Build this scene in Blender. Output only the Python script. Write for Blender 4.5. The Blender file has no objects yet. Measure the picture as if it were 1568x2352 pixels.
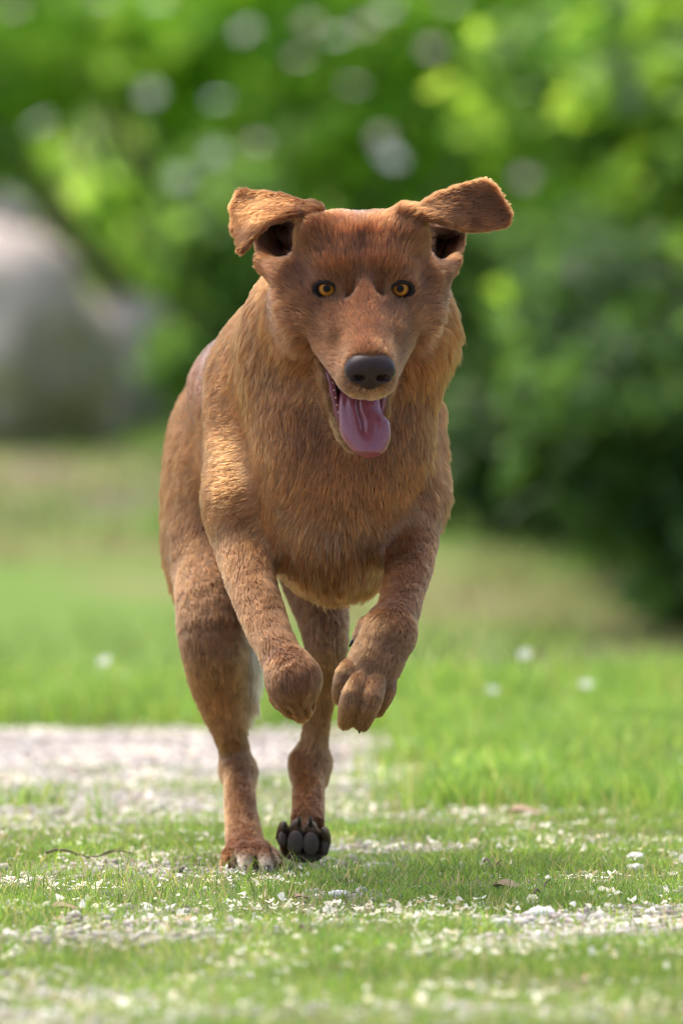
import bpy, math, os
import numpy as np
from mathutils import Vector, Matrix

rng = np.random.default_rng(7)
sc = bpy.context.scene
COL = sc.collection

# ------------------------------------------------------------------ camera, sky, sun, exposure
CAM_H, DIST, FPX = 0.63, 9.0, 19200.0          # camera height, distance to the planted paw, focal length in (2352-high) pixels
HORIZON = 658.0
PITCH = math.atan((1176 - HORIZON) / FPX)
cam_d = bpy.data.cameras.new("camera")
cam_d.sensor_fit = 'VERTICAL'; cam_d.sensor_height = 36; cam_d.sensor_width = 24
cam_d.lens = FPX / 2352 * 36
cam_d.clip_start = 0.1; cam_d.clip_end = 500
cam_d.dof.use_dof = True; cam_d.dof.focus_distance = 8.66; cam_d.dof.aperture_fstop = 5.0
cam = bpy.data.objects.new("camera", cam_d); COL.objects.link(cam)
cam.location = (0, -DIST, CAM_H); cam.rotation_euler = (math.pi/2 - PITCH, 0, 0)
sc.camera = cam

SUN_EL, SUN_AZ = math.radians(68), math.radians(-40)     # high, behind the dog and a little to its left in the picture
world = bpy.data.worlds.new("World"); sc.world = world; world.use_nodes = True
wn = world.node_tree; bg = wn.nodes["Background"]
sky = wn.nodes.new("ShaderNodeTexSky"); sky.sky_type = 'NISHITA'; sky.sun_disc = False
sky.sun_elevation = SUN_EL; sky.sun_rotation = SUN_AZ
sky.air_density = 1.0; sky.dust_density = 5.0; sky.ozone_density = 1.0
wn.links.new(sky.outputs[0], bg.inputs[0]); bg.inputs[1].default_value = 0.15
sun_d = bpy.data.lights.new("sun", 'SUN'); sun_d.energy = 1.5; sun_d.angle = math.radians(50); sun_d.color = (1.0, .965, .92)
sun = bpy.data.objects.new("sun", sun_d); COL.objects.link(sun)
sdir = Vector((math.sin(SUN_AZ)*math.cos(SUN_EL), math.cos(SUN_AZ)*math.cos(SUN_EL), math.sin(SUN_EL)))
sun.rotation_euler = sdir.to_track_quat('Z', 'Y').to_euler()
sc.view_settings.view_transform = 'Standard'; sc.view_settings.look = 'None'
sc.view_settings.gamma = 1; sc.view_settings.use_curve_mapping = False
sc.view_settings.exposure = 1.30
sc.render.engine = 'CYCLES'
sc.cycles.use_denoising = True; sc.cycles.filter_width = 1.0
sc.cycles.max_bounces = 10; sc.cycles.transparent_max_bounces = 16
sc.cycles_curves.shape = 'RIBBONS'

# ------------------------------------------------------------------ helpers
cp, sp = math.cos(PITCH), math.sin(PITCH)
def W(u, v, y):
    """point at depth y (m behind the planted paw) that stands at place (u, v) of the survey sheet"""
    dx, dz = (u - 784)/FPX, (1176 - v)/FPX
    d = np.array([dx, cp + dz*sp, dz*cp - sp])
    return np.array([0, -DIST, CAM_H]) + d*((DIST + y)/d[1])
def PX(r, y): return r*(DIST + y)/FPX
def nrm(v):
    v = np.asarray(v, float); return v/np.maximum(np.linalg.norm(v, axis=-1, keepdims=True), 1e-9)
def srgb(r, g, b):
    f = lambda c: (c/255/12.92) if c/255 <= .04045 else ((c/255+.055)/1.055)**2.4
    return (f(r), f(g), f(b))

def _hash(i, j, k, s):
    h = (i*374761393 + j*668265263 + k*2147483647 + s*1274126177) & 0xFFFFFFFF
    h = ((h ^ (h >> 13))*1274126177) & 0xFFFFFFFF
    h = ((h ^ (h >> 15))*2246822519) & 0xFFFFFFFF
    return ((h ^ (h >> 16)) & 0xFFFF)/65535.0
def vnoise(p, f, seed=0):
    """value noise in 0..1 for points (n,3)"""
    q = np.asarray(p, float)*f + 1000.0
    i = np.floor(q).astype(np.int64); t = q - i; t = t*t*(3-2*t)
    r = 0
    for a in (0, 1):
        for b in (0, 1):
            for c in (0, 1):
                w = (t[:,0] if a else 1-t[:,0])*(t[:,1] if b else 1-t[:,1])*(t[:,2] if c else 1-t[:,2])
                r = r + w*_hash(i[:,0]+a, i[:,1]+b, i[:,2]+c, seed)
    return r
def sstep(a, b, x):
    t = np.clip((x-a)/(b-a), 0, 1); return t*t*(3-2*t)

def tag(o, label=None, cat=None, group=None, kind=None):
    if label: o["label"] = label
    if cat: o["category"] = cat
    if group: o["group"] = group
    if kind: o["kind"] = kind
    return o
def link(name, data, parent=None, mat=None):
    o = bpy.data.objects.new(name, data); COL.objects.link(o)
    if parent: o.parent = parent
    if mat: data.materials.append(mat)
    return o
def empty(name, loc):
    o = bpy.data.objects.new(name, None); COL.objects.link(o); o.location = loc; o.empty_display_size = .1
    return o
def mesh_np(name, V, Fc, smooth=True, attrs=None):
    """numpy mesh: V (n,3), Fc (m,3 or 4)"""
    me = bpy.data.meshes.new(name)
    V = np.asarray(V, np.float32); Fc = np.asarray(Fc, np.int32)
    me.vertices.add(len(V)); me.vertices.foreach_set("co", V.ravel())
    n = Fc.shape[1]
    me.loops.add(Fc.size); me.loops.foreach_set("vertex_index", Fc.ravel())
    me.polygons.add(len(Fc)); me.polygons.foreach_set("loop_start", np.arange(0, Fc.size, n, dtype=np.int32))
    if smooth: me.polygons.foreach_set("use_smooth", np.ones(len(Fc), bool))
    for k, a in (attrs or {}).items():
        c = np.ones((len(V), 4), np.float32); c[:, :3] = a
        at = me.color_attributes.new(k, 'FLOAT_COLOR', 'POINT'); at.data.foreach_set("color", c.ravel())
    me.update(calc_edges=True)
    return me
def new_mat(name):
    m = bpy.data.materials.new(name); m.use_nodes = True
    return m, m.node_tree, m.node_tree.nodes["Principled BSDF"]
def simple(name, col, rough=.6, spec=.5, sss=0, coat=0, var=0, scale=40, bump=0):
    m, nt, b = new_mat(name)
    b.inputs["Base Color"].default_value = (*col, 1); b.inputs["Roughness"].default_value = rough
    b.inputs["Specular IOR Level"].default_value = spec
    if coat: b.inputs["Coat Weight"].default_value = coat; b.inputs["Coat Roughness"].default_value = .08
    if sss:
        b.inputs["Subsurface Weight"].default_value = sss; b.inputs["Subsurface Radius"].default_value = (.006, .002, .0015)
        b.inputs["Subsurface Scale"].default_value = 1.0
    tc = nt.nodes.new("ShaderNodeTexCoord")
    nz = nt.nodes.new("ShaderNodeTexNoise"); nz.inputs["Scale"].default_value = scale; nz.inputs["Detail"].default_value = 5
    nt.links.new(tc.outputs["Object"], nz.inputs["Vector"])
    if var:
        mx = nt.nodes.new("ShaderNodeMixRGB"); mx.inputs[1].default_value = (*[c*(1-var) for c in col], 1)
        mx.inputs[2].default_value = (*[min(1, c*(1+var)) for c in col], 1)
        nt.links.new(nz.outputs[0], mx.inputs[0]); nt.links.new(mx.outputs[0], b.inputs["Base Color"])
    if bump:
        bp = nt.nodes.new("ShaderNodeBump"); bp.inputs["Strength"].default_value = .5; bp.inputs["Distance"].default_value = bump
        nt.links.new(nz.outputs[0], bp.inputs["Height"]); nt.links.new(bp.outputs[0], b.inputs["Normal"])
    return m
def vcol_mat(name, attr="col", rough=.7, trans=0.0, spec=.3, tval=1.5):
    m, nt, b = new_mat(name)
    a = nt.nodes.new("ShaderNodeAttribute"); a.attribute_name = attr
    nt.links.new(a.outputs["Color"], b.inputs["Base Color"])
    b.inputs["Roughness"].default_value = rough; b.inputs["Specular IOR Level"].default_value = spec
    if trans:
        t = nt.nodes.new("ShaderNodeBsdfTranslucent"); mx = nt.nodes.new("ShaderNodeMixShader"); mx.inputs[0].default_value = trans
        hs = nt.nodes.new("ShaderNodeHueSaturation"); hs.inputs["Value"].default_value = tval; hs.inputs["Hue"].default_value = .485
        nt.links.new(a.outputs["Color"], hs.inputs["Color"]); nt.links.new(hs.outputs[0], t.inputs[0])
        nt.links.new(b.outputs[0], mx.inputs[1]); nt.links.new(t.outputs[0], mx.inputs[2])
        nt.links.new(mx.outputs[0], nt.nodes["Material Output"].inputs[0])
    return m

# ------------------------------------------------------------------ implicit-surface sculpting kit
class Prim:
    pass
def smin(a, b, k):
    h = np.maximum(k - np.abs(a-b), 0)/k
    return np.minimum(a, b) - h*h*k*.25
def smax(a, b, k): return -smin(-a, -b, k)

class Sculpt:
    def __init__(s): s.p = []; s.g = [(0, .02)]
    def group(s, k): s.g.append((len(s.p), k))
    def _add(s, d, lo, hi, k, sub, flow, ln, tilt, col, name):
        q = Prim(); q.d = d; q.lo = np.array(lo); q.hi = np.array(hi); q.k = k; q.sub = sub
        q.flow = nrm(flow) if flow is not None else np.array([0, 0, -1.]); q.ln = ln; q.tilt = tilt; q.col = np.array(col); q.name = name
        s.p.append(q); return q
    def ell(s, c, r, ax=None, k=.02, sub=False, flow=None, ln=.012, tilt=.35, col=(.3, .12, .04), name=""):
        c = np.array(c, float); r = np.array(r, float); A = np.eye(3) if ax is None else np.array(ax, float)  # rows = axes
        def d(p):
            q = (p - c) @ A.T
            k0 = np.sqrt(((q/r)**2).sum(-1)); k1 = np.sqrt(((q/(r*r))**2).sum(-1))
            return np.where(k1 > 1e-6, k0*(k0-1)/np.maximum(k1, 1e-6), -r.min())
        e = np.sqrt(((A*r[:, None])**2).sum(0))
        return s._add(d, c-e, c+e, k, sub, flow, ln, tilt, col, name)
    def cone(s, a, b, ra, rb, k=.02, sub=False, flat=None, flow=None, ln=.010, tilt=.35, col=(.3, .12, .04), name=""):
        a = np.array(a, float); b = np.array(b, float); ba = b-a; l2 = max(ba@ba, 1e-9)
        m = max(ra, rb)
        if flat is not None: fax, fs = nrm(flat[0]), flat[1]
        def d(p):
            pa = p-a
            if flat is not None: pa = pa + (pa@fax)[..., None]*fax*(1/fs-1)
            t = np.clip((pa@ba)/l2, 0, 1)
            dd = np.sqrt(((pa - t[..., None]*ba)**2).sum(-1)) - (ra+(rb-ra)*t)
            return dd*(min(fs, 1) if flat is not None else 1)
        mm = m*max(1, flat[1] if flat is not None else 1)
        return s._add(d, np.minimum(a, b)-mm, np.maximum(a, b)+mm, k, sub, flow if flow is not None else ba, ln, tilt, col, name)
    def chain(s, pts, k=.02, kk=.012, **kw):
        """limb through (u, v, y, r_px) stations, swept as one smooth tapering tube"""
        C = np.array([[*W(*p[:3]), PX(p[3], p[2])] for p in pts]); n = len(C); out = []
        for i in range(n-1):
            p0, p1, p2, p3 = C[max(i-1, 0)], C[i], C[i+1], C[min(i+2, n-1)]
            for t in np.arange(4)/4: out.append(.5*((2*p1)+(p2-p0)*t+(2*p0-5*p1+4*p2-p3)*t*t+(3*p1-p0-3*p2+p3)*t**3))
        out.append(C[-1]); O = np.array(out); A, B = O[:-1], O[1:]
        def near(p):
            best = None; bi = None
            for m in range(len(A)):
                ba = B[m, :3]-A[m, :3]; pa = p-A[m, :3]; t = np.clip((pa@ba)/max(ba@ba, 1e-12), 0, 1)
                d = np.sqrt(((pa-t[..., None]*ba)**2).sum(-1))-(A[m, 3]+(B[m, 3]-A[m, 3])*t)
                if best is None: best = d; bi = np.zeros(d.shape, int)
                else:
                    c = d < best; best = np.where(c, d, best); bi[c] = m
            return best, bi
        m = O[:, 3].max(); T = nrm(B[:, :3]-A[:, :3])
        q = s._add(lambda p: near(p)[0], O[:, :3].min(0)-m, O[:, :3].max(0)+m, k, False, O[-1, :3]-O[0, :3], kw.get('ln', .010), kw.get('tilt', .35), kw.get('col'), kw.get('name', ''))
        q.ffn = lambda p: T[near(p)[1]]
        return q
    def sheet(s, pts, r, k=.008, **kw):
        P = np.array(pts, np.float32)
        def d(p):
            sh = p.shape[:-1]; q = p.reshape(-1, 3).astype(np.float32); out = np.empty(len(q), np.float32)
            for i in range(0, len(q), 20000):
                c = q[i:i+20000]
                d2 = (c*c).sum(1)[:, None] + (P*P).sum(1)[None] - 2*c@P.T
                out[i:i+20000] = np.sqrt(np.maximum(d2.min(1), 0))
            return out.reshape(sh) - r
        return s._add(d, P.min(0)-r, P.max(0)+r, k, False, kw.get('flow'), kw.get('ln', .005), kw.get('tilt', .3), kw.get('col', (.3, .12, .04)), kw.get('name', ''))
    def field(s, lo, hi, h):
        lo = np.array(lo); n = np.ceil((np.array(hi)-lo)/h).astype(int)+1
        F = np.full(n, .05, np.float32)
        ax = [lo[i]+np.arange(n[i])*h for i in range(3)]
        for gi, (st, gk) in enumerate(s.g):
            en = s.g[gi+1][0] if gi+1 < len(s.g) else len(s.p)
            ps = s.p[st:en]
            if not ps: continue
            T = np.full(n, .05, np.float32) if gi else F
            for q in ps:
                pad = .02 + q.k
                i0 = np.clip(np.floor((q.lo-pad-lo)/h).astype(int), 0, n-1); i1 = np.clip(np.ceil((q.hi+pad-lo)/h).astype(int)+1, 1, n)
                if (i1 <= i0).any(): continue
                sl = tuple(slice(i0[i], i1[i]) for i in range(3))
                g = np.stack(np.meshgrid(*[ax[i][sl[i]] for i in range(3)], indexing='ij'), -1)
                d = q.d(g).astype(np.float32)
                T[sl] = smax(T[sl], -d, q.k) if q.sub else smin(T[sl], d, q.k)
            if gi:
                glo = np.min([q.lo for q in ps if not q.sub], 0)-.03-gk; ghi = np.max([q.hi for q in ps if not q.sub], 0)+.03+gk
                i0 = np.clip(np.floor((glo-lo)/h).astype(int), 0, n-1); i1 = np.clip(np.ceil((ghi-lo)/h).astype(int)+1, 1, n)
                sl = tuple(slice(i0[i], i1[i]) for i in range(3))
                kz = (.004+(gk-.004)*sstep(.25, .36, ax[2][sl[2]])).astype(np.float32)[None, None, :]; F[sl] = smin(F[sl], T[sl], kz)
        return F, lo
    def blend(s, P, sharp=.010):
        """blended flow, length, tilt, colour for surface points"""
        n = len(P); wt = np.zeros(n); fl = np.zeros((n, 3)); ln = np.zeros(n); ti = np.zeros(n); co = np.zeros((n, 3))
        for q in s.p:
            if q.sub: continue
            m = ((P > q.lo-.06) & (P < q.hi+.06)).all(1)
            if not m.any(): continue
            w = np.exp(-np.clip(q.d(P[m]), -.02, .2)/sharp)
            wt[m] += w; fl[m] += w[:, None]*(q.ffn(P[m]) if getattr(q, 'ffn', None) else q.flow); ln[m] += w*q.ln; ti[m] += w*q.tilt; co[m] += w[:, None]*q.col
        wt = np.maximum(wt, 1e-12)
        return fl/wt[:, None], ln/wt, ti/wt, co/wt[:, None]

def surface_nets(F, lo, h):
    ins = F < 0
    c = np.zeros(tuple(np.array(F.shape)-1), np.uint8)
    S = lambda a, b, d: (slice(a, F.shape[0]-1+a), slice(b, F.shape[1]-1+b), slice(d, F.shape[2]-1+d))
    for a in (0, 1):
        for b in (0, 1):
            for d in (0, 1): c += ins[S(a, b, d)]
    I = np.argwhere((c > 0) & (c < 8))
    idx = np.full(c.shape, -1, np.int32); idx[tuple(I.T)] = np.arange(len(I))
    cor = [(a, b, d) for a in (0, 1) for b in (0, 1) for d in (0, 1)]
    val = {q: F[I[:, 0]+q[0], I[:, 1]+q[1], I[:, 2]+q[2]] for q in cor}
    acc = np.zeros((len(I), 3)); cnt = np.zeros(len(I))
    for q in cor:
        for ax in range(3):
            if q[ax]: continue
            e = list(q); e[ax] = 1; e = tuple(e)
            f0, f1 = val[q], val[e]; m = (f0 < 0) != (f1 < 0)
            t = np.where(m, f0/np.where(m, f0-f1, 1), 0)
            p = np.tile(np.array(q, float), (len(I), 1)); p[:, ax] = t
            acc[m] += p[m]; cnt[m] += 1
    V = lo + (I + acc/cnt[:, None])*h
    faces = []
    for ax in range(3):
        b, d = (ax+1) % 3, (ax+2) % 3
        s0 = [slice(None)]*3; s1 = [slice(None)]*3
        s0[ax] = slice(0, -1); s1[ax] = slice(1, None)
        for o in (b, d): s0[o] = slice(1, -1); s1[o] = slice(1, -1)
        A = ins[tuple(s0)]; B = ins[tuple(s1)]
        E = np.argwhere(A != B)
        if not len(E): continue
        sg = A[tuple(E.T)]
        off = np.zeros(3, int); off[b] = 1; off[d] = 1
        E = E + off
        def cell(db, dd):
            q = E.copy(); q[:, b] -= db; q[:, d] -= dd; return idx[tuple(q.T)]
        Q = np.stack([cell(1, 1), cell(0, 1), cell(0, 0), cell(1, 0)], 1)
        Q[~sg] = Q[~sg][:, ::-1]
        faces.append(Q)
    return V, np.concatenate(faces)

def sculpt_mesh(S, h, pad=.012):
    lo = np.min([q.lo for q in S.p if not q.sub], 0)-pad; hi = np.max([q.hi for q in S.p if not q.sub], 0)+pad
    F, lo = S.field(lo, hi, h)
    return surface_nets(F, lo, h)
def vnormals(V, Q):
    n = np.cross(V[Q[:, 2]]-V[Q[:, 0]], V[Q[:, 3]]-V[Q[:, 1]]) if Q.shape[1] == 4 else np.cross(V[Q[:, 1]]-V[Q[:, 0]], V[Q[:, 2]]-V[Q[:, 0]])
    N = np.zeros_like(V)
    for i in range(Q.shape[1]): np.add.at(N, Q[:, i], n)
    return nrm(N)
# ------------------------------------------------------------------ the dog: body sculpt
RED  = np.array((.080, .0240, .0052)); TAN = np.array((.134, .046, .0112)); DARK = np.array((.028, .0105, .0040)); LEG = np.array((.150, .0610, .0185))
ORG  = np.array((.126, .038, .0068)); PALE = np.array((.46, .34, .24)); MUZ = np.array((.090, .0310, .0090)); BLK = np.array((.022, .016, .014))
GREY = np.array((.145, .080, .038)); BACK = np.array((.092, .034, .018))
DOG = Sculpt()
yaw = math.radians(12)
BX = np.array([math.cos(yaw), math.sin(yaw), 0]); BY = np.array([-math.sin(yaw), math.cos(yaw), 0]); BZ = np.array([0, 0, 1.])
BA = [BX, BY, BZ]
# trunk
DOG.ell(W(715, 1050, -.12), (.092, .23, .135), BA, k=.01, flow=(-.5, .8, -.3), ln=.008, col=TAN, name="ribcage")
DOG.ell(W(610, 1010, .10), (.076, .22, .100), BA, k=.04, flow=(-.15, 1, -.45), ln=.010, col=TAN*.95, name="loin")
DOG.ell(W(535, 1060, .24), (.068, .12, .100), BA, k=.04, flow=(-.1, 1, -.6), ln=.010, col=TAN*.9, name="pelvis")
DOG.ell(W(775, 1130, -.265), (.080, .080, .100), None, k=.04, flow=(0, -.05, -1), ln=.0085, col=TAN, name="forechest")
DOG.ell(W(772, 1235, -.24), (.060, .09, .058), None, k=.03, flow=(0, .1, -1), ln=.019, tilt=.3, col=TAN*.5, name="brisket")  # fur colour lowered to paint in the shade under the chest
DOG.cone(W(628, 822, -.10), W(545, 880, .10), .055, .046, k=.04, flow=(-.1, 1, -.2), ln=.010, col=BACK, name="withers")
XC = W(775, 1130, -.27)[0]
DOG.p[3].ffn = lambda p: nrm(np.stack([(p[:, 0]-XC)*16, 0*p[:, 0], -1+0*p[:, 0]], 1))
DOG.p[4].ffn = lambda p: nrm(np.stack([(XC-p[:, 0])*5, .1+0*p[:, 0], -1+0*p[:, 0]], 1))
# neck and throat
DOG.cone(W(725, 900, -.15), W(822, 750, -.29), .095, .080, k=.04, flow=(-.7, .5, -.6), ln=.0095, col=TAN*.9, name="neck")
DOG.ell(W(902, 760, -.30), (.056, .05, .062), None, k=.03, flow=(.55, .3, -.9), ln=.024, tilt=.60, col=TAN*.98, name="ruff_right")
DOG.ell(W(690, 790, -.27), (.062, .05, .085), None, k=.03, flow=(-.25, .3, -1), ln=.011, tilt=.35, col=TAN*.85, name="ruff_left")
DOG.ell(W(795, 970, -.285), (.090, .075, .10), None, k=.04, flow=(0, -.1, -1), ln=.0085, col=ORG*.85, name="throat")
DOG.ell(W(672, 890, -.18), (.076, .08, .095), BA, k=.05, flow=(-.8, .7, -.4), ln=.010, col=TAN*.9, name="neck_base")
# shoulders
DOG.cone(W(600, 900, -.15), W(568, 1150, -.24), .054, .045, k=.020, flow=(-1, .5, -.25), ln=.007, col=TAN*1.05, name="shoulder_left")
DOG.cone(W(925, 960, -.20), W(942, 1140, -.26), .042, .037, k=.018, flow=(.5, .6, -.6), ln=.011, col=TAN, name="shoulder_right")
# front leg on the left of the picture: forearm, wrist bent back, paw tucked under
DOG.group(.026)
DOG.chain([(565, 1120, -.22, 70), (556, 1250, -.26, 61), (598, 1400, -.33, 50), (646, 1508, -.385, 45), (674, 1562, -.41, 51)], kk=.02, ln=.0065, col=LEG, name="foreleg")
DOG.ell(W(675, 1562, -.405), (.0238, .030, .027), None, k=.016, flow=(.1, -.3, -1), ln=.008, col=RED*.62, name="wrist")
DOG.chain([(662, 1578, -.395, 45), (676, 1612, -.388, 35), (691, 1642, -.378, 16)], k=.006, ln=.006, col=RED*.8, name="paw")
for a in ([(640, 1590, -.40, 12), (648, 1606, -.412, 14), (664, 1632, -.398, 10)], [(665, 1595, -.41, 12), (674, 1612, -.420, 15), (687, 1644, -.402, 11)], [(692, 1595, -.40, 12), (700, 1612, -.408, 14), (704, 1640, -.392, 10)]):
    DOG.chain(a, k=.003, ln=.004, col=RED*.8, name="toe")
for i, (du, dv) in enumerate([(-38, -2), (-10, 16), (18, 16)]):
    DOG.chain([(675+du, 1604+dv, -.375, 14), (682+du, 1614+dv, -.30, 16), (684+du, 1610+dv, -.27, 14)], k=.005, kk=.006, ln=.006, col=RED*.75, name="toe")
DOG.chain([(712, 1592, -.39, 13), (714, 1622, -.385, 10)], k=.004, kk=.005, ln=.005, col=TAN*.8, name="dewclaw")
# front leg on the right: forearm reaching at the lens, paw hanging
DOG.group(.026)
DOG.chain([(938, 1120, -.24, 66), (946, 1250, -.30, 56), (922, 1375, -.40, 46), (893, 1452, -.455, 53)], kk=.02, ln=.0065, col=LEG, name="foreleg")
DOG.chain([(893, 1452, -.455, 57), (862, 1520, -.464, 62), (838, 1572, -.468, 48)], k=.012, kk=.012, ln=.006, col=LEG*.8, name="pastern")
for a in ([(830, 1500, -.462, 12), (795, 1550, -.480, 25), (782, 1600, -.474, 18)],
          [(850, 1520, -.472, 12), (812, 1596, -.499, 27), (794, 1656, -.487, 18)],
          [(875, 1525, -.472, 12), (852, 1600, -.500, 27), (831, 1660, -.488, 19)],
          [(895, 1515, -.460, 12), (884, 1580, -.476, 25), (866, 1628, -.468, 18)]):
    DOG.chain(a, k=.0025, kk=.004, ln=.0040, tilt=.28, col=LEG*.72, name="toe")
DOG.chain([(838, 1436, -.45, 17), (820, 1464, -.45, 10)], k=.007, kk=.005, ln=.004, col=DARK, name="dewclaw")
# hind leg on the left: thigh, stifle, shin, hock, foot on the ground
DOG.group(.035)
DOG.ell(W(480, 1215, .18), (.050, .085, .115), None, k=.03, flow=(-.1, .5, -1), ln=.010, col=TAN*.95, name="thigh")
DOG.chain([(492, 1250, .14, 86), (486, 1390, .07, 80), (490, 1490, .05, 72), (506, 1600, .08, 54), (532, 1700, .115, 33), (546, 1770, .12, 33)], k=.03, kk=.025, ln=.0075, col=LEG*.85, name="hind_leg")
DOG.cone(W(562, 1460, .08), W(553, 1610, .10), .012, .007, k=.012, flow=(.25, .2, -1), ln=.034, tilt=.45, col=PALE*.8, name="feather")
DOG.ell(W(566, 1790, .135), (.009, .02, .022), None, k=.012, flow=(0, 0, -1), ln=.006, col=TAN, name="hock")
DOG.chain([(545, 1770, .115, 31), (554, 1860, .06, 34), (561, 1925, .015, 39), (570, 1958, -.02, 41)], k=.015, kk=.012, ln=.007, col=LEG*1.2, name="metatarsus")
for a, c in (([(545, 1950, -.02, 23), (529, 1966, -.045, 19), (522, 1990, -.055, 14)], TAN*.9), ([(558, 1948, -.03, 20), (562, 1960, -.068, 17), (563, 1990, -.080, 13)], TAN*.85),
             ([(588, 1948, -.03, 21), (606, 1960, -.068, 18), (613, 1990, -.080, 13)], TAN*.85), ([(602, 1952, -.02, 19), (630, 1970, -.045, 14), (640, 1990, -.05, 10)], TAN*.9)):
    DOG.chain(a, k=.005, kk=.004, ln=.005, col=c, name="toe")
# hind leg on the right: swung forward, sole turned to the lens
DOG.group(.035)
DOG.chain([(690, 1230, .10, 84), (735, 1390, .03, 60), (748, 1480, .01, 47), (744, 1560, .03, 35), (730, 1650, .05, 27), (716, 1740, .06, 31)], k=.03, kk=.02, ln=.0075, col=LEG*.85, name="hind_leg")
DOG.ell(W(736, 1765, .075), (.009, .02, .022), None, k=.010, flow=(0, 0, -1), ln=.006, col=TAN*.9, name="hock")
DOG.ell(W(690, 1770, .06), (.008, .015, .018), None, k=.010, flow=(0, 0, -1), ln=.006, col=TAN*.9, name="hock")
DOG.chain([(711, 1750, .06, 34), (709, 1830, .02, 33), (706, 1890, -.02, 35)], k=.015, kk=.012, ln=.007, col=LEG*1.2, name="metatarsus")
DOG.ell(W(699, 1942, -.035), (.025, .020, .017), None, k=.012, flow=(0, 0, 1), ln=.0045, tilt=.5, col=np.array((.070, .046, .033)), name="paw")
for u, v, r1 in ((651, 1920, 14), (680, 1920, 17), (714, 1923, 17), (744, 1936, 13)):
    DOG.chain([(697+(u-697)*.6, 1945, -.040, 18), (u, v, -.064, r1), (u+(u-697)*.02, v-22, -.068, r1*.65)], k=.006, kk=.004, ln=.0045, tilt=.5, col=np.array((.070, .046, .033)), name="toe")
# tail, carried out behind
DOG.group(.03)
DOG.chain([(520, 960, .33, 38), (512, 985, .46, 34), (508, 1000, .60, 26), (505, 985, .74, 10)], k=.03, kk=.02, ln=.03, tilt=.4, col=TAN*.9, name="tail")

# ------------------------------------------------------------------ head, built in its own frame (mm: x to the right, y along the muzzle, z up)
DOG.group(.040)
TH, PS = math.radians(33), math.radians(3.5)
HF = np.array([math.sin(PS)*math.cos(TH), -math.cos(PS)*math.cos(TH), -math.sin(TH)])
HR = np.array([math.cos(PS), math.sin(PS), 0.0]); HU = np.cross(HF, HR)
HO = W(835, 668, -.45)
HS = .001027
def H(x, y, z): return HO + (HR*x + HF*y + HU*z)*HS
def HV(x, y, z): return HR*x + HF*y + HU*z
HA = [HR, HF, HU]
def hell(c, r, **kw): DOG.ell(H(*c), np.array(r)*.001, HA, **kw)
def hcone(a, b, ra, rb, **kw): DOG.cone(H(*a), H(*b), ra*.001, rb*.001, **kw)
hell((0, -46, -8), (60, 62, 46), k=.02, flow=HV(0, -1, .6), ln=.010, col=RED*1.1, name="skull")
for s in (-1, 1):
    hell((s*22, -56, 8), (38, 44, 42), k=.018, flow=HV(s*.25, -1, .5), ln=.011, col=RED*1.1, name="crown")
    hcone((s*42, 0, -26), (s*62, -44, -22), 17, 19, k=.026, flow=HV(s*.5, -1, -.2), ln=.010, col=MUZ, name="cheekbone")
    hell((s*52 - 3, -38, -48), (27, 40, 38), k=.034, flow=HV(s*.5, -1, -.6), ln=.019, col=MUZ*.95, name="cheek")
    hell((s*28, -20, 14), (20, 14, 11), k=.02, flow=HV(s*.4, -1, .7), ln=.006, col=RED*1.1, name="brow")
    hell((s*26, 16, -26), (18, 30, 18), k=.02, flow=HV(s*.4, -1, 0), ln=.005, col=MUZ, name="under_eye")
    hell((s*50, -52, 34), (14, 16, 18), k=.024, flow=HV(s*.6, -.5, .8), ln=.008, col=RED*1.1, name="ear_root")
hcone((0, 4, -32), (2, 72, -38), 38, 26, k=.02, flow=HV(0, -1, .1), ln=.005, col=MUZ, name="muzzle")
hcone((0, 2, -4), (2, 84, -24), 17, 16, k=.016, flow=HV(0, -1, .2), ln=.004, col=RED*1.0, name="bridge")
for s in (-1, 1):
    hcone((s*32, 20, -50), (s*13, 80, -51), 17, 16, k=.014, flow=HV(s*.3, -1, -.5), ln=.005, col=MUZ*1.1, name="flew")
hell((2, 84, -51), (23, 15, 18), k=.010, flow=HV(0, -.5, -1), ln=.004, col=GREY*1.0, name="lip")
for s in (-1, 1):
    hell((s*50 - 2, -76, -70), (32, 38, 46), k=.03, flow=HV(s*.5, -.6, -1), ln=.024, tilt=.48, col=TAN*.9, name="cheek_ruff")
# lower jaw hanging open
JA = math.radians(44)
JD = nrm(HV(0, math.cos(JA), -math.sin(JA))); JN = nrm(HV(0, math.sin(JA), math.cos(JA)))
JH = H(0, -36, -58)
def J(x, y, z): return JH + HR*x*.001 + JD*y*.001 + JN*z*.001      # y along the jaw, z out of its biting side
DOG.ell(J(-2, 50, -24), np.array((29, 62, 22))*.001, [HR, JD, JN], k=.012, flow=-JD, ln=.010, col=ORG*.8, name="jaw")
DOG.cone(J(-3, 80, -14), J(-3, 118, -9), .022, .014, k=.010, flow=-JD, ln=.006, col=GREY, name="chin")
LIP = [(-42, 20), (-37, 45), (-33, 68), (-29, 88), (-24, 108), (-17, 122), (-8, 131), (2, 132), (11, 126), (18, 112), (22, 98), (27, 70), (33, 45), (40, 20)]
for a, b in zip(LIP[:-1], LIP[1:]):
    DOG.cone(J(a[0], a[1], -4), J(b[0], b[1], -4), .0038, .0038, k=.012, flow=-JD, ln=.004, col=MUZ*.75, name="lower_lip")
MOUTH = (J(-2, 62, 3), np.array((26, 60, 10))*.001, [HR, JD, JN])
DOG.ell(*MOUTH[:2], MOUTH[2], k=.005, sub=True, name="mouth")
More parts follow.
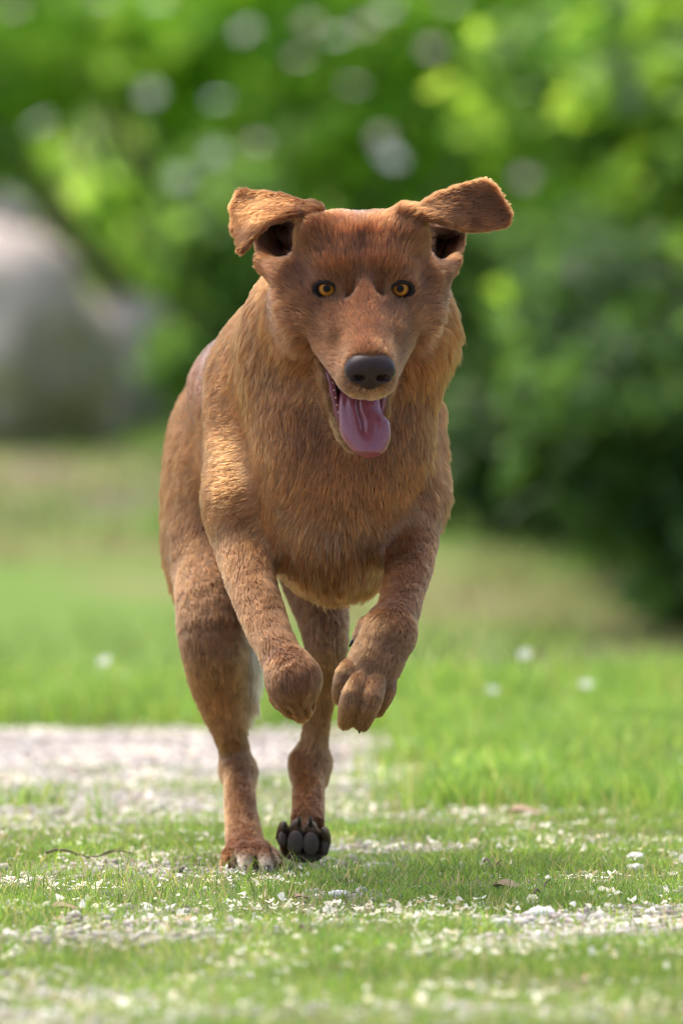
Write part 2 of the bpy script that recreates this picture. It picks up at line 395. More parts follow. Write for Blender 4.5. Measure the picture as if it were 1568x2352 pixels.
# eyes: a lid shell round each ball, opened towards the view
EYE = {}
for s in (-1, 1):
    EYE[s] = H(s*36.5, -4, 0)
    vd = nrm(np.array([0, -DIST, CAM_H])-EYE[s] + np.array([s*.9, 0, 0])); lx = nrm(np.cross(vd, [0, 0, 1.])); lx = lx if lx@HR > 0 else -lx; lz = nrm(np.cross(lx, vd)); lz = lz if lz[2] > 0 else -lz
    ca, sa = math.cos(s*.12), math.sin(s*.12); lx, lz = lx*ca+lz*sa, lz*ca-lx*sa
    DOG.ell(EYE[s]-vd*.001, (.0160, .0160, .0150), None, k=.010, flow=HV(s*.3, -1, .5), ln=.003, col=RED*.9, name="lid")
    OPEN = (EYE[s]+vd*.0125+lz*(-.0027), (.0108, .0070, .0105), [lx, lz, vd])
    DOG.ell(*OPEN, k=.003, sub=True, name="opening")
    EYE[(s, 'f')] = (vd, lx, lz, OPEN)
# frown furrows
for s in (-1, 1):
    DOG.cone(H(s*9, 2, 26), H(s*14, 16, 0), .003, .003, k=.010, sub=True, name="furrow")
DOG.cone(H(0, -30, 44), H(0, 6, 24), .004, .003, k=.012, sub=True, name="furrow")

# ears: sheets sampled from their outlines
def poly_sheet(pts, step=1.7, inner=()):
    P = np.array(pts, float); uv = P[:, :2]
    lo, hi = uv.min(0), uv.max(0)
    st = step/.43
    g = np.stack(np.meshgrid(np.arange(lo[0], hi[0], st), np.arange(lo[1], hi[1], st), indexing='ij'), -1).reshape(-1, 2)
    ins = np.zeros(len(g), bool); n = len(uv)
    for i in range(n):
        a, b = uv[i], uv[(i+1) % n]
        c = ((a[1] > g[:, 1]) != (b[1] > g[:, 1])) & (g[:, 0] < (b[0]-a[0])*(g[:, 1]-a[1])/(b[1]-a[1]+1e-9)+a[0]); ins ^= c
    edge = np.concatenate([np.linspace(uv[i], uv[(i+1) % n], max(2, int(np.linalg.norm(uv[i]-uv[(i+1) % n])/st)+1)) for i in range(n)])
    q = np.concatenate([g[ins], edge])
    A = np.concatenate([np.linspace(P[i], P[(i+1) % n], 8)[:-1] for i in range(n)])
    wk = np.ones(len(A))
    if len(inner): A = np.concatenate([A, np.array(inner, float)]); wk = np.concatenate([wk, np.full(len(inner), 9.)])
    w = wk[None]/(((q[:, None]-A[None, :, :2])**2).sum(-1)+150)**1.5
    y = (w*A[:, 2]).sum(1)/w.sum(1)
    return np.array([W(a, b, c) for (a, b), c in zip(q, y)])
def ear(pts, r, inner=(), **kw): DOG.sheet(poly_sheet(pts, inner=inner), r, **kw)
# left ear: cup behind, flap folded forward over it
ear([(735, 482, -.405), (640, 462, -.365), (560, 448, -.355), (590, 540, -.345), (604, 610, -.370), (624, 640, -.40), (660, 650, -.42), (700, 600, -.42)], .0028, inner=[(640, 520, -.322), (655, 570, -.33)], k=.010, flow=(-1, .2, .3), ln=.0040, col=np.array((.042, .015, .0055)), name="ear_cup")  # dark inner-ear fur, with the shade of the hollow painted into its colour
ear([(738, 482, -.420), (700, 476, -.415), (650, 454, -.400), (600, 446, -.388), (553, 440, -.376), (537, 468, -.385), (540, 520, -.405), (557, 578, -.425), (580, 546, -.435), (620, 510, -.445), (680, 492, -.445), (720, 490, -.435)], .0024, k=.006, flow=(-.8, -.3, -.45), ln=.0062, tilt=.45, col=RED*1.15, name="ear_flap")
DOG.cone(W(705, 492, -.405), W(618, 466, -.392), .013, .004, k=.014, flow=(-1, 0, .2), ln=.007, col=RED*1.1, name="ear_base")
DOG.cone(W(668, 640, -.415), W(612, 600, -.375), .012, .004, k=.014, flow=(-1, 0, .3), ln=.009, col=RED*.8, name="ear_base")
DOG.cone(W(935, 500, -.415), W(1015, 478, -.405), .014, .005, k=.014, flow=(1, 0, .2), ln=.008, col=RED*1.05, name="ear_base")
DOG.cone(W(985, 640, -.415), W(1040, 600, -.375), .012, .004, k=.014, flow=(1, 0, .2), ln=.010, col=RED*.8, name="ear_base")
# right ear: flap flung up and out
ear([(935, 492, -.415), (985, 520, -.365), (1060, 528, -.350), (1056, 560, -.350), (1040, 605, -.370), (1024, 635, -.40), (990, 640, -.42), (965, 580, -.42)], .0028, inner=[(1015, 555, -.322), (1010, 590, -.33)], k=.010, flow=(1, .2, .2), ln=.0040, col=np.array((.042, .015, .0055)), name="ear_cup")  # same dark inner fur, cavity shade included in the colour
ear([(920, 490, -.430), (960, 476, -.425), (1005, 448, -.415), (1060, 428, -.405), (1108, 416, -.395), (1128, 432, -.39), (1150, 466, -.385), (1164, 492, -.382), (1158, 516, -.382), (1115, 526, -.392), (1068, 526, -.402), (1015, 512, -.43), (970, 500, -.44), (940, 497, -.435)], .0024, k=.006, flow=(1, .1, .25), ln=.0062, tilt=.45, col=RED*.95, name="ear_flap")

def build_dog():
    return sculpt_mesh(DOG, .0023)
# ------------------------------------------------------------------ the dog: assembling
dog = empty("dog", (W(575, 1985, 0)[0], 0, 0))
tag(dog, "reddish brown dog running at the viewer, ears flying and tongue out", "dog")
DINV = Matrix.Translation(-Vector(dog.location))
def part(name, me, mat, parent=None):
    o = link(name, me, parent or dog, mat)
    if parent is None: o.matrix_parent_inverse = DINV
    else: o.matrix_parent_inverse = Matrix.Identity(4)
    return o
DV, DQ = build_dog()
DN = vnormals(DV, DQ)
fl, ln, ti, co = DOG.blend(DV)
def inside(P, E, grow):
    c, r, A = E; q = (P-np.asarray(c)) @ np.array(A).T
    return (((q/(np.asarray(r)+grow))**2).sum(-1) < 1)
def headxyz(P):
    q = (P-HO)*1000; return q@HR, q@HF, q@HU
NOSE_C = H(2, 95, -31)
def bare(P):
    """where no fur grows: mouth, eye rims, nose, soles"""
    b = inside(P, MOUTH, .0035)
    for s in (-1, 1): b |= inside(P, EYE[(s, 'f')][3], .0032)
    b |= inside(P, (NOSE_C, (.024, .016, .018), HA), .001)
    return b
def coat(P, co):
    """coat markings, with the colour darker round the eyes"""
    hx, hy, hz = headxyz(P); c = co.copy()
    head = (P[:, 1] < -.36) & (P[:, 2] > CAM_H-.20)
    # dark streak up the forehead, tear marks beside the bridge, greyer lips
    m = head*np.exp(-(hx/9)**2)*sstep(8, 25, hz)*(hy < 20)*.55
    c = c*(1-m[:, None]) + RED*.55*m[:, None]
    for s in (-1, 1):
        m = head*np.exp(-((hx-s*(17+.10*np.clip(hy, 0, 60)))/5)**2)*sstep(-6, 8, hy)*sstep(48, 20, hy)*(hz > -40)*.6
        c = c*(1-m[:, None]) + RED*.55*m[:, None]
        m = head*np.exp(-(((hx-s*37)/19)**2+((hz-0)/15)**2))*(hy > -25)*.75
        c = c*(1-m[:, None]) + RED*.5*m[:, None]
        m = head*np.exp(-(((hx-s*40)/10)**2+((hz+32)/9)**2))*(hy > -10)*.5
        c = c*(1-m[:, None]) + RED*.55*m[:, None]
    m = head*sstep(-52, -64, hz)*(hy > 40)*.8
    c = c*(1-m[:, None]) + GREY*1.15*m[:, None]
    # cream toes on the planted hind foot, pale inner thighs
    z = P[:, 2]
    m = sstep(.030, .012, z)*(np.abs(P[:, 0]-W(588, 1980, -.06)[0]) < .026)*(P[:, 1] < -.02)
    c = c*(1-m[:, None]) + PALE*1.2*m[:, None]
    n1 = vnoise(P, 28, 3); n2 = vnoise(P, 75, 5)
    c = c*(.72+.56*n1)[:, None]*(.85+.3*n2)[:, None]
    return c
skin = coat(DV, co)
hx, hy, hz = headxyz(DV)
mm = inside(DV, MOUTH, .004)
skin[mm] = (.045, .012, .014)
for s in (-1, 1):
    k = inside(DV, EYE[(s, 'f')][3], .0046); skin[k] = (.012, .007, .006)
skin_m = vcol_mat("dog_skin", rough=.75, spec=.2)
body = part("body", mesh_np("body", DV, DQ, attrs={"col": skin}), skin_m)

# ---- fur as hair curves
def make_fur(N):
    T = np.concatenate([DQ[:, [0, 1, 2]], DQ[:, [0, 2, 3]]])
    A, B, C = DV[T[:, 0]], DV[T[:, 1]], DV[T[:, 2]]
    ar = np.linalg.norm(np.cross(B-A, C-A), axis=1)*.5
    cen = (A+B+C)/3
    tl = ln[T].mean(1)
    wgt = ar*np.clip(.011/np.maximum(tl, .003), .6, 2.4)
    wgt[bare(cen)] = 0
    wgt[(cen[:, 1] > .30)] *= .35
    ft = np.cross(B-A, C-A)[:, 1] > 0          # far side of the animal gets a thinner coat
    wgt[ft & (cen[:, 2] < .45)] *= .5
    idx = rng.choice(len(T), N, p=wgt/wgt.sum())
    r1, r2 = np.sqrt(rng.random(N)), rng.random(N)
    P = A[idx]*(1-r1)[:, None] + B[idx]*(r1*(1-r2))[:, None] + C[idx]*(r1*r2)[:, None]
    bw = np.stack([1-r1, r1*(1-r2), r1*r2], 1)
    n = nrm((DN[T[idx]]*bw[:, :, None]).sum(1))
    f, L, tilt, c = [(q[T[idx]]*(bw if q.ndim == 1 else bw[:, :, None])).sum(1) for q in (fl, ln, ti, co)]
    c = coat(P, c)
    # combing: main lie + coherent swirl + single-hair disorder
    sw = np.stack([vnoise(P, 40, k)-.5 for k in (11, 12, 13)], 1) + .45*np.stack([vnoise(P, 110, k)-.5 for k in (14, 15, 16)], 1)
    d = nrm(f) + sw*.55 + rng.normal(0, .14, (N, 3))
    t = nrm(d - (d*n).sum(1)[:, None]*n)
    cl = vnoise(P, 160, 21); cl2 = vnoise(P, 60, 22)
    L = L*(.70+.60*cl+.40*cl2)*rng.uniform(.7, 1.25, N)
    a = tilt*(.65+.6*cl2+.6*rng.random(N))
    s = np.linspace(0, 1, 5)
    pts = P[:, None] - n[:, None]*.0003 + t[:, None]*(L*np.cos(a))[:, None, None]*s[None, :, None] \
        + n[:, None]*(L*np.sin(a))[:, None, None]*(s - .38*s*s)[None, :, None]
    sag = (np.clip(L-.012, 0, 1)*.5)
    pts[:, :, 2] -= sag[:, None]*(s*s)[None]
    jit = rng.normal(0, 1, (N, 3))*(L*.06)[:, None]
    pts += jit[:, None]*(s*s)[None, :, None]
    # tufts: hairs of one small cell lean together
    tone = np.ones(N)
    cs = np.where(L < .006, .0024, np.where(L < .015, .0044, .0075))
    wob = np.stack([vnoise(P, 90, k)-.5 for k in (31, 32, 33)], 1)*.006
    cell = np.floor((P+wob)/cs[:, None]).astype(np.int64)
    key = (cell[:, 0]*73856093) ^ (cell[:, 1]*19349663) ^ (cell[:, 2]*83492791) ^ (cs*1e6).astype(np.int64)
    _, inv, cnt = np.unique(key, return_inverse=True, return_counts=True)
    rel = pts-P[:, None]
    mr = np.zeros((len(cnt), 5, 3)); np.add.at(mr, inv, rel); mr /= cnt[:, None, None]
    mp_ = np.zeros((len(cnt), 3)); np.add.at(mp_, inv, P); mp_ /= cnt[:, None]
    cm = mp_[:, None]+mr
    pull = (rng.uniform(.25, .75, len(cnt))[inv]*np.where(L < .011, .5, 1.0))[:, None]*(s**1.3)[None]
    pts = pts*(1-pull[:, :, None]) + cm[inv]*pull[:, :, None]
    tone = rng.lognormal(0, 1, len(cnt))[inv]**np.where(L < .010, .13, .20)
    keep = ~bare(P)
    pts, c, L, cl, cl2, tone = pts[keep], c[keep], L[keep], cl[keep], cl2[keep], tone[keep]; N = len(pts)
    c = c*(.70+.36*cl+.26*cl2)[:, None]*tone[:, None]*rng.lognormal(0, .26, N)[:, None]
    gold = (rng.random(N) < .15); c[gold] = c[gold]*1.6 + np.array((.016, .007, .002))
    pb = P[keep]; pale = (rng.random(N) < .20*sstep(.415, .375, pb[:, 2])*sstep(.322, .340, pb[:, 2]))*(pb[:, 1] < -.2)*(np.abs(pb[:, 0]-XC) < .062)
    c[pale > 0] = PALE*.55*rng.uniform(.7, 1.2, (int((pale > 0).sum()), 1))
    guard = np.where(rng.random(N) < .25, 1.5, 1.0)
    hc = bpy.data.hair_curves.new("fur")
    hc.add_curves([5]*N)
    hc.attributes["position"].data.foreach_set("vector", pts.astype(np.float32).ravel())
    rad = hc.attributes.get("radius") or hc.attributes.new("radius", 'FLOAT', 'POINT')
    rr = (np.array([1, 1, .85, .6, .15])[None]*(np.clip(.00016+L*.005, .00016, .00028)*guard)[:, None]).astype(np.float32)
    rad.data.foreach_set("value", rr.ravel())
    ca = hc.attributes.new("hcol", 'FLOAT_COLOR', 'CURVE')
    c4 = np.ones((N, 4), np.float32); c4[:, :3] = np.clip(c, 0, .95); ca.data.foreach_set("color", c4.ravel())
    m = bpy.data.materials.new("fur"); m.use_nodes = True; nt = m.node_tree; nt.nodes.remove(nt.nodes["Principled BSDF"])
    h = nt.nodes.new("ShaderNodeBsdfHairPrincipled"); h.model = 'CHIANG'; h.parametrization = 'COLOR'
    h.inputs["Roughness"].default_value = .34; h.inputs["Radial Roughness"].default_value = .65; h.inputs["Random Roughness"].default_value = .2
    h.inputs["Coat"].default_value = 0
    at = nt.nodes.new("ShaderNodeAttribute"); at.attribute_name = "hcol"
    nt.links.new(at.outputs["Color"], h.inputs["Color"]); nt.links.new(h.outputs[0], nt.nodes["Material Output"].inputs[0])
    return part("fur", hc, m)
NFUR = 850000
fur = make_fur(NFUR)

# ---- eyes
def eye_mat():
    m, nt, b = new_mat("eye_amber")
    tc = nt.nodes.new("ShaderNodeTexCoord"); sx = nt.nodes.new("ShaderNodeSeparateXYZ"); nt.links.new(tc.outputs["Object"], sx.inputs[0])
    cx = nt.nodes.new("ShaderNodeCombineXYZ"); nt.links.new(sx.outputs[0], cx.inputs[0]); nt.links.new(sx.outputs[1], cx.inputs[1])
    L = nt.nodes.new("ShaderNodeVectorMath"); L.operation = 'LENGTH'; nt.links.new(cx.outputs[0], L.inputs[0])
    nz = nt.nodes.new("ShaderNodeTexNoise"); nz.inputs["Scale"].default_value = 900; nt.links.new(tc.outputs["Object"], nz.inputs["Vector"])
    mp = nt.nodes.new("ShaderNodeMapRange"); mp.inputs["From Min"].default_value = 0; mp.inputs["From Max"].default_value = .0125
    nt.links.new(L.outputs["Value"], mp.inputs["Value"])
    ad = nt.nodes.new("ShaderNodeMath"); ad.operation = 'MULTIPLY_ADD'; ad.inputs[1].default_value = .06; nt.links.new(nz.outputs[0], ad.inputs[0]); nt.links.new(mp.outputs[0], ad.inputs[2])
    cr = nt.nodes.new("ShaderNodeValToRGB"); e = cr.color_ramp.elements
    e[0].position = .27; e[0].color = (.001, .001, .001, 1); e[1].position = .33; e[1].color = (.10, .034, .004, 1)
    for p, c in ((.46, (.36, .145, .015)), (.60, (.23, .082, .008)), (.69, (.05, .018, .004)), (.76, (.008, .004, .003)), (.90, (.03, .015, .012))):
        q = e.new(p); q.color = (*c, 1)
    nt.links.new(ad.outputs[0], cr.inputs[0]); nt.links.new(cr.outputs[0], b.inputs["Base Color"])
    b.inputs["Roughness"].default_value = .4; b.inputs["Specular IOR Level"].default_value = .1; b.inputs["Coat Weight"].default_value = .14; b.inputs["Coat Roughness"].default_value = .0
    b.inputs["Coat IOR"].default_value = 1.45
    return m
EM = eye_mat()
def uvsphere(nu=40, nv=24):
    v = [(0, 0, 1)]; f = []
    for j in range(1, nv):
        for i in range(nu):
            a, b = math.pi*j/nv, 2*math.pi*i/nu; v.append((math.sin(a)*math.cos(b), math.sin(a)*math.sin(b), math.cos(a)))
    v.append((0, 0, -1)); v = np.array(v)
    q = [(1+j*nu+i, 1+(j+1)*nu+i, 1+(j+1)*nu+(i+1) % nu, 1+j*nu+(i+1) % nu) for j in range(nv-2) for i in range(nu)]
    t = [(0, 1+i, 1+(i+1) % nu, 1+(i+1) % nu) for i in range(nu)]; L = len(v)-1; o = 1+(nv-2)*nu
    tri = [(0, 1+i, 1+(i+1) % nu) for i in range(nu)] + [(L, o+(i+1) % nu, o+i) for i in range(nu)]
    return v, [tuple(x) for x in q]+tri
SV, SF = uvsphere()
def py_mesh(name, v, f, smooth=True):
    me = bpy.data.meshes.new(name); me.from_pydata([tuple(map(float, x)) for x in v], [], f)
    if smooth: me.polygons.foreach_set("use_smooth", np.ones(len(me.polygons), bool))
    me.update(); return me
for s in (-1, 1):
    vd = nrm(np.array([0, -DIST, CAM_H])-EYE[s]); 
    o = part("eye", py_mesh("eye", SV*.0124*np.array([1, 1, 1.03]), SF), EM)
    R = Vector(vd).to_track_quat('Z', 'Y').to_matrix().to_4x4(); R.translation = Vector(EYE[s])
    o.matrix_basis = R
    o.matrix_parent_inverse = DINV

# ---- nose leather
NS = Sculpt()
NS.ell(H(2, 93, -28), np.array((23.5, 16, 15))*.001, HA, k=.002)
for s in (-1, 1):
    NS.ell(H(2+s*13, 97, -32), np.array((12.5, 12, 12))*.001, HA, k=.006)
NS.ell(H(2, 97, -40), np.array((13, 10, 12))*.001, HA, k=.006)
for s in (-1, 1):
    NS.ell(H(2+s*11.5, 109, -33.5), np.array((6.6, 11, 5.0))*.001, HA, k=.003, sub=True)
    NS.cone(H(2+s*14, 108, -36), H(2+s*23, 98, -37), .0022, .0016, k=.003, sub=True)
NS.cone(H(2, 111, -36), H(2, 108, -54), .0011, .0013, k=.003, sub=True)
NV, NQ = sculpt_mesh(NS, .0009, .004)
def nose_mat():
    m, nt, b = new_mat("nose_leather")
    b.inputs["Base Color"].default_value = (.026, .015, .013, 1); b.inputs["Roughness"].default_value = .34; b.inputs["Specular IOR Level"].default_value = .20
    tc = nt.nodes.new("ShaderNodeTexCoord"); vo = nt.nodes.new("ShaderNodeTexVoronoi"); vo.inputs["Scale"].default_value = 900
    nt.links.new(tc.outputs["Object"], vo.inputs["Vector"])
    bp = nt.nodes.new("ShaderNodeBump"); bp.inputs["Strength"].default_value = .35; bp.inputs["Distance"].default_value = .0006
    nt.links.new(vo.outputs[0], bp.inputs["Height"]); nt.links.new(bp.outputs[0], b.inputs["Normal"])
    return m
NM = nose_mat()
part("nose", mesh_np("nose", NV, NQ), NM)

# ---- tongue
rows = [(880, 792, 866), (905, 777, 873), (925, 776, 873), (940, 776, 874), (950, 777, 879), (960, 777, 888), (970, 778, 894), (985, 779, 896), (1000, 783, 897), (1012, 789, 896), (1024, 798, 891), (1034, 806, 886), (1042, 816, 878), (1048, 826, 869), (1052, 837, 858)]
RV = np.array(rows, float); vv = np.concatenate([np.linspace(880, 1034, 30), np.linspace(1036, 1052.5, 10)]); nt_ = 25
lu = np.interp(vv, RV[:, 0], RV[:, 1]); ru = np.interp(vv, RV[:, 0], RV[:, 2])
y_in, y_out = J(0, 70, 2)[1], J(0, 130, 9)[1]
tv = []; 
for side in (0, 1):
    for j, v in enumerate(vv):
        y0 = np.interp(v, [880, 930, 1040, 1053], [y_in+.006, J(0, 95, 5)[1], y_out-.004, y_out-.002])
        for i in range(nt_):
            t = -1+2*i/(nt_-1)
            u = (lu[j]+ru[j])/2+(ru[j]-lu[j])/2*t
            ends = sstep(1053, 1034, v)
            bulge = .0100*np.sqrt(max(0, 1-t*t))*(.35+.65*ends)
            groove = .0052*np.exp(-((t+.05)/.08)**2)*sstep(1010, 960, v) + .0014*np.exp(-((t+.62)/.10)**2)*sstep(985, 930, v)
            curl = .003*max(0, t-.55)/.45*np.exp(-((v-975)/30)**2)
            y = y0 - bulge + groove - curl if side == 0 else y0 + .4*bulge + .0006
            tv.append(W(u, v, y))
nv_ = len(vv); fq = []
for side in (0, 1):
    o = side*nv_*nt_
    for j in range(nv_-1):
        for i in range(nt_-1):
            q = [o+j*nt_+i, o+(j+1)*nt_+i, o+(j+1)*nt_+i+1, o+j*nt_+i+1]; fq.append(q if side == 0 else q[::-1])
loop = [j*nt_ for j in range(nv_)] + [(nv_-1)*nt_+i for i in range(1, nt_)] + [j*nt_+nt_-1 for j in range(nv_-2, -1, -1)] + [i for i in range(nt_-2, 0, -1)]
for a, b in zip(loop, loop[1:]+loop[:1]): fq.append([b, a, a+nv_*nt_, b+nv_*nt_])
TM = simple("tongue", (.195, .040, .052), rough=.38, spec=.5, sss=.25, coat=.7, var=.30, scale=260, bump=.0012)
part("tongue", mesh_np("tongue", tv, fq), TM)

# ---- teeth and gum line along the lower lip
TOOTH = simple("tooth", (.50, .32, .29), rough=.35, var=.1)
GUM = simple("gum", (.16, .035, .04), rough=.35, coat=.3, var=.3, scale=200)
def tube(path, rad, nu=10, cap=True):
    P = [np.array(p, float) for p in path]; v = []; f = []
    for i, p in enumerate(P):
        d = nrm(P[min(i+1, len(P)-1)]-P[max(i-1, 0)]); a = nrm(np.cross(d, [.31, .52, .79])); b = np.cross(d, a)
        for k in range(nu):
            an = 2*math.pi*k/nu; v.append(p+(a*math.cos(an)+b*math.sin(an))*rad[i])
    for i in range(len(P)-1):
        for k in range(nu): f.append((i*nu+k, i*nu+(k+1) % nu, (i+1)*nu+(k+1) % nu, (i+1)*nu+k))
    if cap: f += [tuple(range(nu))[::-1], tuple(range((len(P)-1)*nu, len(P)*nu))]
    return v, f
gum = part("gum", py_mesh("gum", *tube([J(x*.93, y-1, 1.0) for x, y in LIP[1:-1]], [.0042]*len(LIP[1:-1]))), GUM)
lp = np.array(LIP, float)
for k, fpos in enumerate(np.concatenate([np.linspace(1.3, 4.4, 9), np.linspace(9.3, 11.2, 4)])):
    i = int(fpos); t = fpos-i; x, y = lp[i]*(1-t)+lp[i+1]*t
    jz = rng.uniform(.7, 1.2); h = rng.uniform(.0022, .0042) if k not in (8, 9) else .007
    b = J(x*.9, y-2, 2.5)
    part("tooth", py_mesh("tooth", *tube([b, b+JN*h*.6, b+JN*h], [.0021*jz, .0016*jz, .0006], 8)), TOOTH, gum)

# ---- soles and claws
PAD = simple("pad_leather", (.060, .043, .034), rough=.75, spec=.3, var=.35, scale=700, bump=.0012)
CLAW = simple("claw_horn", (.030, .020, .016), rough=.35, var=.3, scale=200)
for u, v, y, a, b in ((679, 1934, -.0755, 19, 27), (714, 1938, -.0755, 19, 27), (649, 1926, -.0715, 10, 19), (746, 1947, -.0700, 9.5, 19), (699, 1969, -.0600, 40, 12)):
    c = W(u, v, y)
    part("paw_pad", mesh_np("paw_pad", (SV*np.array([PX(a, y), .0048, PX(b, y)])), np.array([f if len(f) == 4 else (*f, f[-1]) for f in SF])) if False else py_mesh("paw_pad", SV*np.array([PX(a, y), .0048, PX(b, y)])+c, SF), PAD)
def claw(u, v, y, d, L=.012, r=.0028):
    a = W(u, v, y); d = nrm(d)
    pts = [a-d*.004, a+d*L*.4, a+d*L*.8+np.array([0, 0, -1])*L*.06, a+d*L+np.array([0, 0, -1])*L*.14]
    part("claw", py_mesh("claw", *tube(pts, [r, r*.85, r*.5, r*.12], 8)), CLAW)
for u, v in ((653, 1903), (687, 1890), (713, 1890), (741, 1917)): claw(u, v, -.075, (0, -.45, .9), .009, .0026)
for u, v, y in ((520, 1993, -.062), (563, 1996, -.088), (614, 1996, -.088), (641, 1992, -.056)): claw(u, v, y, (0, -.6, -.6), .010, .0028)
for u, v, y in ((778, 1604, -.478), (788, 1668, -.487), (826, 1674, -.489), (862, 1640, -.468)): claw(u, v, y, (-.15, .25, -1), .0045, .0022)
claw(812, 1470, -.452, (-.6, -.1, -.8), .008, .0026)
# ------------------------------------------------------------------ ground
KY = DIST/6.0        # depth scale of the surroundings
VIEW = 784/FPX
def gz(x, y):
    """terrain height: a level verge, a crest, a dip and a slope rising to the bushes"""
    x = np.asarray(x, float); y = np.asarray(y, float)
    z = np.interp(y/KY, [-60, 2.4, 3.0, 4.2, 5.6, 7.0, 8.0, 10.0, 13.0, 17.0, 24.0, 60, 200], [.004, .004, -.03, -.20, -.31, -.29, -.23, -.10, .05, .30, .9, 3.0, 5.0])
    p = np.stack([x, y, 0*x], -1).reshape(-1, 3)
    bump = (vnoise(p, 3.1, 40)-.5)*.014 + (vnoise(p, 11, 41)-.5)*.008
    far = (vnoise(p, .7, 42)-.5)*.16*sstep(4, 7, p[:, 1]/KY) + (vnoise(p, 1.7, 43)-.5)*.07*sstep(1.9, 2.3, p[:, 1]/KY)*sstep(4, 3, p[:, 1]/KY)
    return z + (bump*sstep(.25, .6, np.hypot(p[:, 0]+.1, p[:, 1])) + far).reshape(x.shape)
def pn(x, y, f, s): return vnoise(np.stack([x, y, 0*x], 1), f, s)
def gravel(x, y):
    """0..1: how much bare gravel shows"""
    e = (pn(x, y, 3, 50)-.5)*.45 + (pn(x, y, 10, 51)-.5)*.30
    x, y = x, y/KY
    path = sstep(.26, .52, y+e*.8)*sstep(1.92, 1.50, y+e*.9)*sstep(.28, -.12, x+e*.9 - .04*(y-1))
    right = sstep(-.74, -.62, y+e*.5)*sstep(-.36, -.46, y+e*.5)*sstep(.08, .24, x+e*.5)
    left = sstep(-.80, -.98, y+e*.6)*sstep(-.02, -.2, x+e*.5)*.8
    mid = sstep(.56, .74, pn(x, y*KY, 5, 52))*sstep(.6, .3, y)*.65
    return np.clip(np.maximum.reduce([path, right, left, mid]), 0, 1)
def lush(x, y):
    e = (pn(x, y, 5, 60)-.5)*.25
    y = y/KY
    a = sstep(.62, .82, y+e*.7)*sstep(.0, .26, x+e*1.4)
    b = sstep(1.82, 2.0, y+e)
    c = .5*sstep(.10, .02, np.hypot((x+.37)/1.3, (y-.66)*2.6)+e*.3-.01) + .5*sstep(.05, .01, np.hypot((x+.28), (y-.50)*2.4)+e*.2)
    return np.clip(np.maximum.reduce([a, b, c]), 0, 1)*(y < 3.6)

def ground_mesh():
    xs = np.unique(np.concatenate([-np.geomspace(1.2, 120, 40), np.linspace(-1.2, 1.2, 161), np.geomspace(1.2, 120, 40)]))
    ys = np.unique(np.concatenate([-np.geomspace(1.8, 60, 24), np.linspace(-1.8, 3.2, 301), np.linspace(3.2, 20, 130), np.geomspace(20, 200, 40)]))
    ys = ys*KY; X, Y = np.meshgrid(xs, ys, indexing='ij'); Z = gz(X, Y)
    V = np.stack([X, Y, Z], -1).reshape(-1, 3); ny = len(ys)
    i, j = np.meshgrid(np.arange(len(xs)-1), np.arange(ny-1), indexing='ij'); a = (i*ny+j).ravel()
    Q = np.stack([a, a+ny, a+ny+1, a+1], 1)
    x, y = V[:, 0], V[:, 1]
    g = gravel(x, y)*(y < 2.2*KY); lu = lush(x, y)
    soil = np.array((.19, .15, .105)); moss = np.array((.12, .15, .045)); grv = np.array((.44, .385, .34)); lg = np.array((.09, .19, .025))
    n = pn(x, y, 9, 70)
    c = soil*(1-n[:, None])+moss*n[:, None]
    c = c*(1-lu[:, None])+lg*lu[:, None]
    c = c*(1-g[:, None])+grv*g[:, None]
    # the slope beyond: fresh grass, dry straw and bare earth in patches
    f = sstep(2.6*KY, 3.6*KY, y); n1 = .55*pn(x, y, .9, 71)+.45*pn(x, y, 2.3, 72); n2 = .5*pn(x, y*.6, 1.1, 73)+.5*pn(x, y, 3.1, 74)
    fresh = np.array((.115, .185, .036)); straw = np.array((.17, .175, .065)); earth = np.array((.155, .13, .085))
    cf = fresh*(1-sstep(.54, .72, n1))[:, None]+straw*sstep(.54, .72, n1)[:, None]
    e2 = sstep(.58, .74, n2); cf = cf*(1-e2[:, None])+earth*e2[:, None]
    c = c*(1-f[:, None])+cf*f[:, None]
    return mesh_np("ground", V, Q, attrs={"col": c})
def ground_mat():
    m, nt, b = new_mat("ground")
    a = nt.nodes.new("ShaderNodeAttribute"); a.attribute_name = "col"
    tc = nt.nodes.new("ShaderNodeTexCoord"); nz = nt.nodes.new("ShaderNodeTexNoise"); nz.inputs["Scale"].default_value = 60; nz.inputs["Detail"].default_value = 8
    nt.links.new(tc.outputs["Object"], nz.inputs["Vector"])
    hs = nt.nodes.new("ShaderNodeHueSaturation"); mr = nt.nodes.new("ShaderNodeMapRange"); mr.inputs["To Min"].default_value = .45; mr.inputs["To Max"].default_value = 1.5
    nt.links.new(nz.outputs[0], mr.inputs[0]); nt.links.new(mr.outputs[0], hs.inputs["Value"]); nt.links.new(a.outputs["Color"], hs.inputs["Color"])
    nt.links.new(hs.outputs[0], b.inputs["Base Color"]); b.inputs["Roughness"].default_value = .95; b.inputs["Specular IOR Level"].default_value = .1
    bp = nt.nodes.new("ShaderNodeBump"); bp.inputs["Strength"].default_value = .8; bp.inputs["Distance"].default_value = .008
    nt.links.new(nz.outputs[0], bp.inputs["Height"]); nt.links.new(bp.outputs[0], b.inputs["Normal"])
    return m
tag(link("ground", ground_mesh(), None, ground_mat()), kind="structure")

